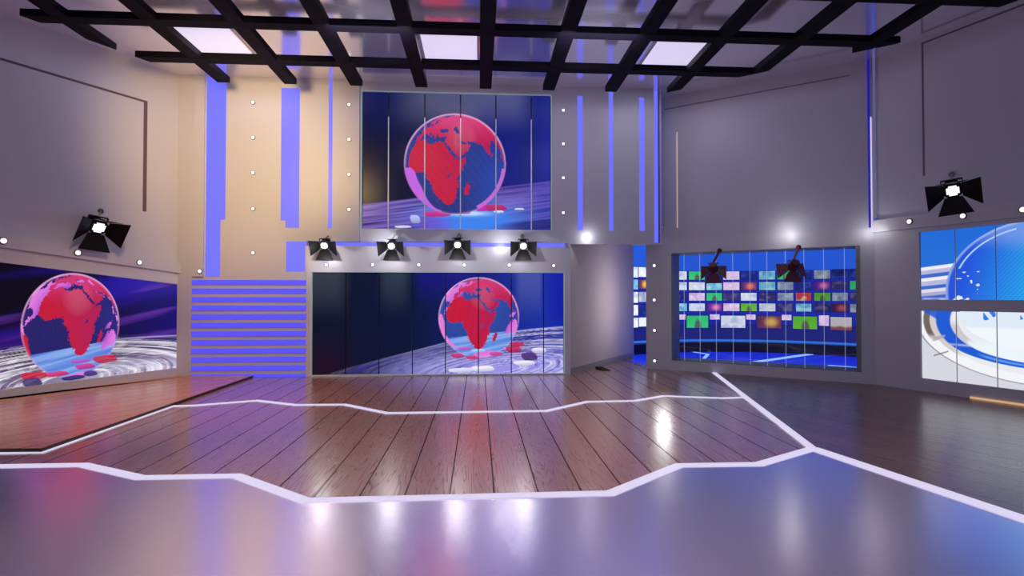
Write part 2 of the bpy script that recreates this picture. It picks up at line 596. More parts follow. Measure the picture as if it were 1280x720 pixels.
# corridor beyond the doorway ----------------------------------------
h0, h1, h2 = Vector((1.899, BY)), Vector((3.69, 13.69)), Vector((4.12, 14.15))
PH = Plane(h0, h1)
PH2 = Plane(h1, h2)
slabs('wall_corridor', PH, [(rect(0, (h1 - h0).length, 0, 3.1), 0, -.1)], M_hall, kind='structure')
slabs('wall_corridor', PH2, [(rect(0, (h2 - h1).length, 0, 3.1), 0, -.1)], M_hall, kind='structure')
slabs('baseboard_corridor', PH, [(rect(.02, (h1 - h0).length, 0, .11), .015, 0)], M_base, kind='structure')
slabs('baseboard_corridor', PH2, [(rect(0, (h2 - h1).length, 0, .11), .015, 0)], M_base, kind='structure')
flat('ceiling', [(1.8, BY + .15), (3.8, BY + .15), (4.6, 12.4), (4.3, 14.4), (3.5, 14.4)], 3.1, 3.15, M_hall, 'structure')
slabs('door_1', PB, [(rect(1.899, 3.86, 2.70, 2.716), 0, -T)], M_lower, kind='structure')
# little dark wedge on the corridor floor
bm = bmesh.new()
c = onz(754, 462.5)
prism(bm, [(c.x - .12, c.y + .22, .0), (c.x + .02, c.y + .22, 0), (c.x + .13, c.y - .12, 0), (c.x - .02, c.y - .12, 0)],
      [(c.x - .12, c.y + .22, .05), (c.x + .02, c.y + .22, .05), (c.x + .13, c.y - .12, .012), (c.x - .02, c.y - .12, .012)])
o = finish(bm, 'door_wedge', M_black, origin=(c.x, c.y, 0))
tag(o, 'small dark wedge lying on the floor in the doorway beside the pale corridor wall', 'door wedge')

# ------------------------------------------------------------------ blue light strips
strips = [
    (PLB, [(-5.406, 1.997), (-5.124, 1.997), (-5.124, 3.137), (-5.03, 3.137), (-5.03, 5.99), (-5.406, 5.99)], M_blue, 'wide blue vertical light strip nearest the left wall, reaching the ceiling'),
    (PLB, [(-3.858, 2.987), (-3.593, 2.987), (-3.593, 5.80), (-3.955, 5.80), (-3.955, 3.131), (-3.858, 3.131)], M_blue, 'wide blue vertical light strip notched at its lower left, right of the tan panel'),
    (PLB, rect(-3.02, -2.945, 2.985, 5.99), M_blue, 'narrow blue vertical light strip just left of the upper screen'),
    (PB, rect(2.071, 2.181, 2.987, 5.811), M_blue, 'blue vertical light strip nearest the upper screen on its right'),
    (PB, rect(2.733, 2.827, 2.987, 5.99), M_blue, 'thin blue vertical light strip midway between upper screen and right corner'),
    (PB, rect(3.382, 3.494, 2.987, 5.808), M_blue, 'blue vertical light strip just left of the corner strip'),
]
for pl, poly, m, lab in strips:
    o = slabs('light_strip', pl, [(poly, .006, .0005)], m)
    tag(o, lab, 'light strip', 'blue vertical light strips')
o = slabs('light_strip', PB, [(rect(3.705, 3.805, 2.745, 5.99), -.06, -.1)], M_blue)
tag(o, 'blue vertical light strip sunk in the slot at the right end of the back wall', 'light strip', 'blue vertical light strips')
# slot sides, the dark colour paints in the shadow beside the strip
slabs('trim_6', PB, [(rect(3.81, 3.825, 2.74, CEIL), -.001, -.1), (rect(3.70, 3.825, 2.716, 2.738), -.001, -.12)], mat('painted_slot_shade', (.12, .1, .3), .5), kind='structure')
o = slabs('light_strip', PB, [([(-3.436, 2.624), (1.80, 2.624), (1.80, 2.712), (-3.436, 2.712)], .0, -.028)], M_blue)
tag(o, 'long horizontal blue light strip in the gap above the wide lower screen', 'light strip')
o = slabs('light_strip', PLB, [([(-3.84, 2.106), (-3.468, 2.106), (-3.468, 2.62), (-3.445, 2.62), (-3.445, 2.706), (-3.84, 2.706)], .006, .0005)], M_blue)
tag(o, 'square blue light block at the left end of the horizontal strip', 'light strip')
for k in range(12):
    z1 = 1.934 - .17 * k
    z0 = max(z1 - .1, .004)
    o = slabs('light_strip', PLB, [(rect(-5.66, -3.445, z0, z1), .012, .0005)], M_blue2)
    pos = ['topmost', 'second', 'third', 'fourth', 'fifth', 'sixth', 'seventh', 'eighth', 'ninth', 'tenth', 'eleventh'][k] if k < 11 else ''
    lab = ('%s from the top of the twelve horizontal blue light bars' % pos) if 0 < k < 11 else \
        ('topmost of the twelve horizontal blue light bars' if k == 0 else 'lowest of the twelve horizontal blue light bars, touching the floor')
    tag(o, lab, 'light bar', 'horizontal blue light bars left of the wide screen')
# corner strip between the two right walls
o = slabs('light_strip', PR1, [(rect(LEN_R1 - .085, LEN_R1 - .05, 2.87, CEIL - .01), -.018, .004)], M_navy)
tag(o, 'very thin dark blue vertical light strip in the corner right of the window', 'light strip')
o = slabs('light_strip', PR1, [(rect(LEN_R1 - .045, LEN_R1 - .025, 2.87, 4.9), -.018, .008)], M_white)
tag(o, 'hair thin white vertical light strip in the corner right of the window', 'light strip')

# ------------------------------------------------------------------ small round lamps
lamp_me = None


def disc_proto():
    bm = bmesh.new()
    bmesh.ops.create_cone(bm, cap_ends=True, segments=28, radius1=.043, radius2=.040, depth=.014,
                          matrix=Matrix.Translation((0, 0, .007)))
    ring = bpy.data.meshes.new('bezel')
    bm.to_mesh(ring)
    bm.free()
    ring.materials.append(M_bezel)
    bm = bmesh.new()
    bmesh.ops.create_uvsphere(bm, u_segments=24, v_segments=10, radius=.032, matrix=Matrix.Translation((0, 0, .012)) @ Matrix.Diagonal((1, 1, .35, 1)))
    for f in bm.faces:
        f.smooth = True
    ln = bpy.data.meshes.new('lens')
    bm.to_mesh(ln)
    bm.free()
    ln.materials.append(M_lens)
    return ring, ln


ring_me, lens_me = disc_proto()
ORD = ['first', 'second', 'third', 'fourth', 'fifth', 'sixth', 'seventh', 'eighth']


def disc(pl, px, d, label, group, s=1.0):
    u, z = pl.uz(px[0], px[1], d)
    r = empty('recessed_lamp', pl.pt(u, z, d))
    r.rotation_euler = pl.n.to_track_quat('Z', 'Y').to_euler()
    r.scale = (s * 1.22,) * 3
    tag(r, label, 'lamp', group)
    for nm, me in (('bezel', ring_me), ('lens', lens_me)):
        o = bpy.data.objects.new(nm, me)
        C.objects.link(o)
        o.parent = r if nm == 'bezel' else bz
        if nm == 'bezel':
            bz = o


disc(PL, (4, 301), .05, 'small round white lamp on the left fascia, cut by the frame edge', 'round lamps along the left fascia', 1.1)
disc(PL, (97, 316), .05, 'small round white lamp on the left fascia, second from the frame edge', 'round lamps along the left fascia', 1.1)
disc(PL, (174, 328), .05, 'small round white lamp on the left fascia, third from the frame edge', 'round lamps along the left fascia', 1.0)
disc(PLB, (250, 339), .05, 'small round white lamp at the corner end of the left fascia beside the blue strip', 'round lamps along the left fascia', .95)
for i, y in enumerate((128, 172, 216, 261, 316)):
    disc(PLB, (316.5, y), 0, '%s small round lamp from the top in the column on the tan panel' % ORD[i], 'round lamps on the tan panel', .85)
for i, y in enumerate((131, 174.5, 218, 262)):
    disc(PLB, (436.5, y), 0, '%s small round lamp from the top in the column left of the upper screen' % ORD[i], 'round lamps left of the upper screen', .85)
for i, y in enumerate((138, 180, 222.5, 266)):
    disc(PB, (704, y), 0, '%s small round lamp from the top in the column right of the upper screen' % ORD[i], 'round lamps right of the upper screen', .85)
for i, (x, y) in enumerate(((408, 331), (466, 331), (523.5, 331), (580.5, 331.5), (636.5, 331.5), (692, 332))):
    disc(PB, (x, y), .10, '%s small round lamp from the left in the row above the wide lower screen' % ORD[i], 'round lamps above the wide lower screen', .85)
for i, (x, y) in enumerate(((818, 332), (818, 375), (818.3, 413), (818.5, 451))):
    disc(PR1, (x, y), 0, '%s small round lamp from the top on the pillar between doorway and window' % ORD[i], 'round lamps on the pillar beside the window', .9)
for i, (x, y) in enumerate(((1137, 277), (1204, 270), (1279, 262))):
    disc(PR2, (x, y), .06, ['round white lamp on the right fascia nearest the corner', 'round white lamp on the right fascia below the right spotlight',
                            'round white lamp on the right fascia cut by the frame edge'][i], 'round lamps along the right fascia', 1.0)

# ------------------------------------------------------------------ pictures for the screens
LAND = dict(
    africa=[(-17, 15), (-16, 20), (-13, 27), (-9, 31), (-6, 35.5), (3, 37), (10, 37), (11, 34), (19, 30.5), (23, 32.5), (32, 31), (34, 27), (37, 20), (40, 15), (43, 11.5), (51, 12), (49, 6), (45, 1), (41, -3), (39, -6), (40, -12), (36, -18), (35, -24), (32, -27), (30, -32), (25, -34), (19, -34.5), (17, -30), (14, -22), (12, -16), (13, -8), (9, -1), (9, 4), (4, 6), (-2, 5), (-8, 4.5), (-13, 8.5), (-17, 12)],
    eurasia=[(-9, 37), (-9, 43.5), (-1.5, 43.5), (-4.5, 48.5), (2, 51), (8, 54), (9, 57), (11, 54), (20, 55), (23, 59), (30, 60), (35, 64), (45, 66.5), (55, 68.5), (68, 69), (73, 72), (82, 73), (105, 77.5), (113, 74), (130, 71.5), (150, 71), (170, 69.5), (180, 68), (180, 63), (163, 59.5), (162, 56), (157, 51.5), (155, 59), (143, 59), (135, 54.5), (141, 52), (138, 46), (130, 42.5), (127, 39), (129, 36), (126.5, 34.5), (125, 39), (118, 39), (122, 37), (119.5, 34), (122, 30), (119, 25), (113, 22), (108, 21.5), (106, 18.5), (109, 13), (105, 8.7), (101, 13), (100, 9), (103.5, 1.5), (100.5, 5), (98, 9), (97.5, 16), (94, 16), (91.5, 22.5), (87, 21), (80.5, 15), (80, 11), (77.5, 8), (74, 15), (72.5, 21), (69, 22), (66.5, 25), (57, 26.5), (52, 27.5), (49, 30.5), (48, 29.5), (51.5, 25), (54.5, 24.5), (56.5, 26), (59.5, 22.5), (55, 17.5), (45, 13), (43, 13.5), (42, 17), (39, 21.5), (35, 28.5), (34.5, 31.5), (36, 36.5), (31, 36.5), (27, 37), (27, 40.5), (24, 40.5), (23, 36.5), (19.5, 41), (14, 45), (13, 43.5), (18, 40), (16, 38), (15, 40.5), (10.5, 43.5), (8, 44), (3.5, 43), (0, 40), (-1, 37.5), (-5.5, 36)],
    scandinavia=[(5, 58), (5, 62), (14, 67), (20, 70), (28, 71), (31, 69.5), (41, 67), (35, 64), (30, 61), (24, 60), (22, 61), (25, 65), (21, 64.5), (17, 61), (18, 59), (15, 56), (12, 56), (11, 59), (8, 58)],
    britain=[(-5, 50), (1, 51), (1.5, 53), (-2, 56), (-3, 58.5), (-6, 57), (-3, 54), (-5, 52)],
    iceland=[(-23, 65), (-14, 64.5), (-15, 66.5), (-22, 66.3)],
    greenland=[(-45, 60), (-52, 65), (-55, 70), (-68, 76), (-60, 82), (-30, 83.5), (-18, 78), (-22, 71), (-35, 66)],
    namerica=[(-168, 66), (-156, 71), (-128, 70), (-110, 68), (-95, 68), (-85, 69), (-82, 66), (-94, 60), (-92, 57), (-82, 55), (-80, 51.5), (-77, 55), (-78, 62), (-70, 61), (-64, 59), (-56, 52.5), (-66, 50), (-60, 46), (-66, 44), (-70, 43), (-74, 40), (-76, 35), (-81, 31), (-80, 25.5), (-83, 29.5), (-90, 29.5), (-97, 27.5), (-97, 21), (-91, 18.5), (-87, 21), (-88, 16), (-83, 15), (-83, 9.5), (-77.5, 8.5), (-80, 7.3), (-86, 11), (-94, 16), (-105, 20), (-109, 25), (-115, 31), (-121, 35), (-124, 42), (-123, 48), (-132, 55), (-145, 60), (-152, 59), (-162, 55), (-157, 59), (-166, 61)],
    samerica=[(-77, 8.5), (-72, 12), (-62, 10.5), (-52, 5), (-50, 0), (-44, -2.5), (-35, -6), (-39, -15), (-41, -22), (-48, -26), (-54, -34), (-58, -38.5), (-65, -42), (-66, -47), (-69, -52), (-74, -52), (-74, -44), (-73, -37), (-70.5, -20), (-76, -14), (-81, -5), (-80, 1)],
    australia=[(114, -22), (114, -34), (118, -35), (129, -32), (137, -35), (147, -39), (153, -31), (153, -25), (146, -19), (142, -11), (140, -17.5), (136, -12), (131, -12), (125, -14), (122, -18)],
    madagascar=[(44, -25), (43.5, -17), (49, -12), (50, -16), (47, -25)],
    srilanka=[(80, 6), (80, 9.5), (82, 7)],
    sumatra=[(95, 5.5), (98, 4), (104, -2), (106, -6), (101, -3)],
    borneo=[(109, 1), (114, 4), (117, 7), (119, 4), (116, -4), (110, -2.5)],
    java=[(105, -6.5), (114, -7), (114, -8.5), (106, -7.5)],
    newguinea=[(131, -1), (141, -2.5), (147, -6), (150, -10.5), (143, -9), (138, -8), (133, -4)],
    japan=[(130, 31), (136, 34), (140, 35), (141, 41), (145, 44), (141, 45), (139, 38), (132, 35)],
    philippines=[(120, 18), (122, 18), (126, 8), (122, 7), (120, 14)],
)
SEA = [[(28, 42), (28, 45), (31, 46.5), (38, 47), (41, 42), (36, 41.5)], [(48, 42), (47, 45), (52, 47), (53, 44), (54, 37), (50, 37.5), (49, 40.5)],
       [(29, -3), (33, .5), (34, -1), (32, -3)]]


def pip(poly, X, Y):
    ins = np.zeros(X.shape, bool)
    n = len(poly)
    j = n - 1
    for i in range(n):
        xi, yi = poly[i]
        xj, yj = poly[j]
        c = ((yi > Y) != (yj > Y)) & (X < (xj - xi) * (Y - yi) / ((yj - yi) or 1e-9) + xi)
        ins ^= c
        j = i
    return ins


lon_g, lat_g = np.meshgrid(np.arange(-180, 180, .75) + .375, np.arange(-90, 90, .75) + .375)
rng = np.random.RandomState(3)
_jx = np.kron(rng.uniform(-1.1, 1.1, (120, 240)), np.ones((2, 2)))
_jy = np.kron(rng.uniform(-1.1, 1.1, (120, 240)), np.ones((2, 2)))
MASK = np.zeros(lon_g.shape, bool)
for p in LAND.values():
    MASK |= pip(p, lon_g + _jx, lat_g + _jy)
for p in SEA:
    MASK &= ~pip(p, lon_g + _jx, lat_g + _jy)
MASK |= lat_g < -74


def land(lon, lat):
    i = np.clip(((lat + 90) / .75).astype(int), 0, 239)
    j = (((lon + 180) % 360) / .75).astype(int) % 480
    return MASK[i, j]


def sphere(X, Y, lon0, lat0, roll=0.0):
    """X,Y in globe radii -> inside, front land, back land, r"""
    cr, sr = math.cos(roll), math.sin(roll)
    x = X * cr + Y * sr
    y = -X * sr + Y * cr
    r2 = x * x + y * y
    ins = r2 < 1
    D = 5.0
    rr = np.sqrt(r2) + 1e-9
    k = np.clip(rr, 0, 1) / math.sqrt(D * D - 1)
    q = np.arcsin(np.clip(k * D / np.sqrt(1 + k * k), -1, 1))
    f = math.radians(lat0)
    xs_, ys_ = x / rr, y / rr
    res = []
    for th_ in (q - np.arctan(k), PI - q - np.arctan(k)):
        x, y, zz = xs_ * np.sin(th_), ys_ * np.sin(th_), np.cos(th_)
        lat = np.degrees(np.arcsin(np.clip(y * math.cos(f) + zz * math.sin(f), -1, 1)))
        lon = lon0 + np.degrees(np.arctan2(x, zz * math.cos(f) - y * math.sin(f)))
        res.append(land(lon, lat))
    return ins, res[0], res[1], np.sqrt(r2)


def L3(c):
    return np.array(s2l(c))


def ss(a, b, x):
    t = np.clip((x - a) / (b - a), 0, 1)
    return t * t * (3 - 2 * t)


def mixc(img, m, c):
    m = m[..., None]
    return img * (1 - m) + np.asarray(c) * m


def hash1(k):
    v = np.sin(k * 127.1 + 3.3) * 43758.5453
    return v - np.floor(v)


def vnoise(x, y):
    xi, yi = np.floor(x), np.floor(y)
    fx, fy = x - xi, y - yi
    fx, fy = fx * fx * (3 - 2 * fx), fy * fy * (3 - 2 * fy)
    h = lambda a, b: hash1(a * 1.37 + b * 57.31)
    return (h(xi, yi) * (1 - fx) + h(xi + 1, yi) * fx) * (1 - fy) + (h(xi, yi + 1) * (1 - fx) + h(xi + 1, yi + 1) * fx) * fy


def streaks(img, U, V, cu, cv, asp, tilt, rmin, rmax, col, power, seed, amt=1.0, bright_right=0.0):
    """concentric elliptic rings of light broken into arcs, seen almost edge-on"""
    ct, st = math.cos(tilt), math.sin(tilt)
    a = (U - cu) * ct + (V - cv) * st
    b = (-(U - cu) * st + (V - cv) * ct) / asp
    r = np.sqrt(a * a + b * b)
    th = np.arctan2(b, a)
    n = vnoise(r * 16 + seed, th * 1.2 + 7) * .55 + vnoise(r * 44 + seed * 2, th * 2.4) * .45
    w = np.clip((n - (1 - power)) / power * 1.6, 0, 1)
    blocks = (vnoise(np.floor(r * 9) * 3.7 + seed, np.floor(th * 14 + r * 5) * 2.1) > .72) * .5
    w = np.clip(w + blocks * .6, 0, 1)
    m = ss(rmax, rmax * .82, r) * ss(rmin * .8, rmin, r) * amt
    if bright_right:
        m = m * (0.10 + .90 * ss(-bright_right, bright_right * .45, a))
    return mixc(img, m * w, col), r, th, m


def red_globe(img, U, V, cu, cv, ru, rv, lon0, lat0, roll, tint=0.0, water=1.0, back=1.0):
    X, Y = (U - cu) / ru, (V - cv) / rv
    ins, fr, bk, r = sphere(X, Y, lon0, lat0, roll)
    inm = ss(1.0, .985, r)
    sea = L3((14, 24, 104)) * (1 - tint) + L3((34, 84, 178)) * tint
    seac = np.zeros(img.shape) + sea
    seac = mixc(seac, ss(-.2, .9, -Y) * .25, L3((10, 16, 80)))
    seac = mixc(seac, ss(.2, 1, X) * .4, L3((24, 40, 150)))
    # bright disc seen through the lower part of the sphere
    line = -.42 + X * .11
    low = ss(line + .01, line - .01, Y) * water
    st = vnoise(Y * 26 - X * 5, X * 1.2)
    lc = L3((60, 120, 225)) + (L3((150, 190, 250)) - L3((60, 120, 225))) * st[..., None]
    seac = mixc(seac, low * .9, lc)
    out = img * (1 - inm[..., None]) + seac * inm[..., None]
    pink = L3((196, 92, 216)) + (L3((230, 130, 225)) - L3((196, 92, 216))) * ss(.7, 1, r)[..., None]
    edge = ss(.62, .80, r)
    out = mixc(out, bk * inm * edge * back, pink)
    red = np.zeros(img.shape) + L3((196, 14, 48))
    hl = ss(-.6, .5, X) * ss(1, .2, np.abs(Y))
    red = mixc(red, hl * .6, L3((168, 22, 92)))
    red = mixc(red, ss(.35, .95, Y) * .75, L3((214, 60, 130)))
    hatch = ((X + Y) * 46 % 1 > .5) * np.clip(1 - ((X - .1) ** 2 + (Y - .5) ** 2) / .12, 0, 1)
    red = mixc(red, hatch * .2, L3((240, 190, 215)))
    out = mixc(out, fr * inm, red)
    g = ((X + Y) * 40 % 1 > .6) * inm * .05
    out = mixc(out, g, (.8, .3, .6))
    rim = ss(.95, .99, r) * ss(1.008, .998, r)
    out = mixc(out, rim * (.2 + .45 * ss(-.2, .8, Y + .3 * np.abs(X))), L3((245, 180, 225)))
    return out


def pad(img, seed, U, V, blobs):
    for bu, bv, w, h, c in blobs:
        x = (U - bu) / w
        y = (V - bv - (U - bu) * .06) / h
        d = (np.abs(x + y * .25) ** 3.5 + np.abs(y) ** 2.4) + (vnoise(U * 30, V * 40) - .5) * .35
        img = mixc(img, ss(1.15, .75, d) * .9, L3(c) * (.75 + .35 * np.clip(y + .6, 0, 1))[..., None])
    return img


def pic_wide(U, V):
    """lower back screen; U,V in metres"""
    img = np.zeros(U.shape + (3,)) + L3((6, 14, 40))
    img = mixc(img, ss(-3.3, -1.5, U) * (1 - ss(-.9, .6, U)) * .55, L3((4, 20, 58)))
    img = mixc(img, ss(-1.6, 1.8, U), L3((24, 48, 165)))
    img = mixc(img, ss(1.3, 1.7, U) * ss(.6, 1.4, V) * .9, L3((14, 26, 165)))
    img = mixc(img, ss(-1.4, -1.1, U) * (1 - ss(-.3, .9, U)) * ss(1.3, 2.1, V) * .75, L3((20, 14, 130)))
    img = mixc(img, (1 - ss(.0, 1.0, V)) * (1 - ss(-3.1, -2.2, U)) * .6, L3((40, 4, 24)))
    img = mixc(img, ss(1.0, 2.05, V) * (1 - ss(-2.9, -2.5, U)) * .30, L3((90, 100, 110)))
    img = mixc(img, ss(1.1, 2.05, V) * ss(-2.1, -1.8, U) * (1 - ss(-1.6, -1.3, U)) * .28, L3((80, 95, 110)))
    img = mixc(img, ss(1.0, 2.0, V) * ss(.7, .9, U) * (1 - ss(1.25, 1.35, U)) * .4, L3((100, 110, 175)))
    # disc of rings
    a = (U - .35)
    top = np.interp(U, [-3.4, -3.1, -2.6, -2.2, -1.7, -1.3, -.8, -.4, .1, .6, 1.2, 1.8], [-.08, .03, .17, .27, .40, .50, .63, .715, .80, .875, .94, .985])
    base = ss(top + .01, top - .02, V)
    cool = L3((54, 60, 160)) + (L3((168, 160, 248)) - L3((54, 60, 160))) * ss(.95, .15, V)[..., None]
    cool = mixc(cool, (1 - ss(-3.1, -1.4, U)) * .85, L3((40, 26, 60)))
    img = mixc(img, base * (.12 + .70 * ss(.95, .1, V)) * ss(-3.6, .3, U), cool)
    bk0 = img.copy()
    img, r, th, m = streaks(img, U, V, .45, .12, .20, .11, .3, 6.2, L3((232, 228, 255)), .55, 3.0, .8, 2.6)
    img, r, th, m = streaks(img, U, V, .45, .12, .20, .11, .5, 6.0, L3((48, 40, 165)), .40, 9.0, .7)
    img, r, th, m = streaks(img, U, V, .45, .12, .20, .11, 2.2, 6.0, L3((34, 22, 66)), .42, 14.0, .7)
    img = bk0 * (1 - base[..., None]) + img * base[..., None]
    img = mixc(img, np.exp(-((V - top) / .010) ** 2) * .7 * ss(-3, .5, U), L3((190, 190, 250)))
    img = red_globe(img, U, V, .012, 1.175, .825, .825, 29, 8, .13, .75)
    img = pad(img, 0, U, V, [(-.42, .40, .13, .045, (205, 40, 120)), (-.13, .36, .12, .04, (215, 40, 110)), (.36, .43, .13, .04, (215, 60, 140)),
                             (.72, .52, .16, .07, (190, 30, 90)), (.80, .62, .14, .05, (200, 30, 80)), (-.28, .545, .13, .035, (200, 90, 200)),
                             (1.05, .37, .16, .09, (70, 30, 110)), (1.25, .50, .15, .05, (235, 225, 250)), (.95, .24, .22, .05, (240, 236, 255)),
                             (.1, .13, .22, .06, (240, 240, 255)), (-.35, .10, .25, .05, (225, 225, 255)), (0, .50, .14, .03, (170, 215, 255))])
    return img


def pic_upper(U, V):
    img = np.zeros(U.shape + (3,)) + L3((8, 8, 44))
    img = mixc(img, ss(-1.2, 1.6, U) * .95, L3((22, 30, 150)))
    img = mixc(img, ss(.4, 1.1, U) * (1 - ss(1.1, 1.5, U)) * .5, L3((10, 24, 90)))
    img = mixc(img, ss(4.4, 5.9, V) * .5, L3((14, 34, 110)))
    # washed light falling on the top of the middle strips
    wash = ss(4.9, 5.8, V) * (ss(-1.95, -.9, U) * (1 - ss(.7, 1.25, U)))
    img = mixc(img, wash * .25, L3((150, 150, 175)))
    line = 3.49 + (U + 2.38) * .137
    b = ss(line + .02, line - .02, V)
    d = line - V
    n = vnoise(d * 34, U * 1.3) * .6 + vnoise(d * 90 + 4, U * .8 + 3) * .4
    bc = L3((40, 22, 105)) + (L3((150, 120, 215)) - L3((40, 22, 105))) * np.clip(n * 1.5 - .25, 0, 1)[..., None]
    bc = mixc(bc, ss(.0, 1.5, U) * .55, L3((52, 56, 180)))
    img = mixc(img, b * .9, bc)
    # lit blue centre of the disc
    c = np.exp(-(((U + .15) / .95) ** 2 + ((V - 3.2) / .30) ** 2))
    img = mixc(img, np.clip(c * 1.5, 0, 1) * b, L3((60, 130, 240)))
    c = np.exp(-(((U + .25) / .40) ** 2 + ((V - 3.33) / .05) ** 2))
    img = mixc(img, np.clip(c * 1.3, 0, 1), L3((190, 220, 255)))
    fan = ss(0, .05, (3.25 - V) * 1.6 - (U + .95) * .10) * ss(-.3, -.9, U) * b * ss(-1.6, -1.0, U)
    img = mixc(img, fan * .55, L3((120, 50, 205)))
    img = mixc(img, ss(0, .03, (3.18 - V) - (.9 - U) * .12) * ss(.1, 1, U) * .8, L3((20, 24, 110)))
    img = pad(img, 0, U, V, [(-.86, 3.31, .28, .06, (205, 30, 130)), (-.32, 3.37, .15, .06, (205, 40, 190)), (.30, 3.45, .28, .07, (190, 25, 90)),
                             (.05, 3.43, .12, .06, (205, 40, 190)), (-1.30, 3.2, .10, .09, (180, 190, 240)), (-1.55, 3.04, .16, .03, (225, 220, 250)),
                             (.85, 3.43, .10, .02, (230, 225, 255)), (.42, 3.37, .1, .025, (210, 235, 255))])
    img = red_globe(img, U, V, -.482, 4.355, 1.05, 1.05, 40, 8, .2, .35, 0.0, 0.0)
    # pink rim arcs at the lower left and right of the sphere
    X, Y = (U + .482) / 1.04, (V - 4.355) / 1.045
    r = np.sqrt(X * X + Y * Y)
    th = np.arctan2(Y, X)
    wl_ = .16 * ss(-1.9, -2.6, th) * ss(-3.2, -2.9, th) + .03
    arc = ss(1.0 - wl_ - .01, 1.0 - wl_ + .01, r) * ss(1.005, .995, r) * (th < -1.85) * (th > -3.05)
    img = mixc(img, arc, L3((196, 100, 226)))
    arc = ss(.92, .94, r) * ss(1.005, .995, r) * (th > -1.1) * (th < -.08)
    img = mixc(img, arc * .9, L3((196, 110, 220)))
    img = mixc(img, ((np.sqrt(((U + .482) / 1.05) ** 2 + ((V - 4.355) / 1.05) ** 2) < .99) * ss(0, .9, U + .482) * ss(4.9, 4.0, V) * (img[..., 2] > img[..., 0] * 2) * .45), L3((30, 84, 190)))
    return img


def pic_left(U, V):
    img = np.zeros(U.shape + (3,)) + L3((8, 3, 22))
    img = mixc(img, ss(.8, 2.8, U) * .9, L3((26, 14, 112)))
    t = V - U * .22
    n = vnoise(t * 5.2 + 2, U * .55)
    img = mixc(img, ss(.58, .95, n) * .6, L3((46, 22, 190)))
    n = vnoise(t * 11 + 8, U * .9 + 4)
    img = mixc(img, ss(.72, 1, n) * .45, L3((120, 60, 190)))
    img = mixc(img, (1 - ss(.2, .7, U)) * (1 - ss(.5, 1.4, V)) * .55, L3((60, 8, 40)))
    a = U - 1.3
    top = .18 + .64 * np.sqrt(np.clip(1 - (a / 3.4) ** 2, 0, 1)) + .05 * a
    base = ss(top + .01, top - .02, V)
    warm = L3((70, 38, 92)) + (L3((206, 200, 232)) - L3((70, 38, 92))) * (ss(.8, .2, V) * (.35 + .65 * ss(.4, 2.2, U)))[..., None]
    img = mixc(img, base * (.30 + .6 * ss(.75, .2, V)), warm)
    img, r, th, m = streaks(img, U, V, .95, .20, .24, .03, .45, 3.0, L3((244, 240, 250)), .58, 5.0, .95)
    img, r, th, m = streaks(img, U, V, .95, .20, .24, .03, .6, 2.6, L3((96, 50, 110)), .40, 11.0, .7)
    img = mixc(img, np.exp(-((V - top) / .012) ** 2) * .55 * ss(.8, 2, U), L3((215, 205, 240)))
    img = red_globe(img, U, V, .94, 1.115, .70, .885, 18, -4, .12, 0.0)
    img = pad(img, 0, U, V, [(.72, .32, .16, .045, (215, 30, 110)), (1.12, .40, .14, .05, (205, 40, 150)), (.42, .33, .16, .06, (205, 20, 60)),
                             (1.42, .50, .18, .07, (200, 25, 60)), (1.05, .50, .14, .03, (190, 80, 200)), (.95, .23, .16, .04, (20, 20, 110)),
                             (1.2, .27, .10, .05, (60, 30, 130)), (.4, .22, .12, .08, (60, 40, 110))])
    return img


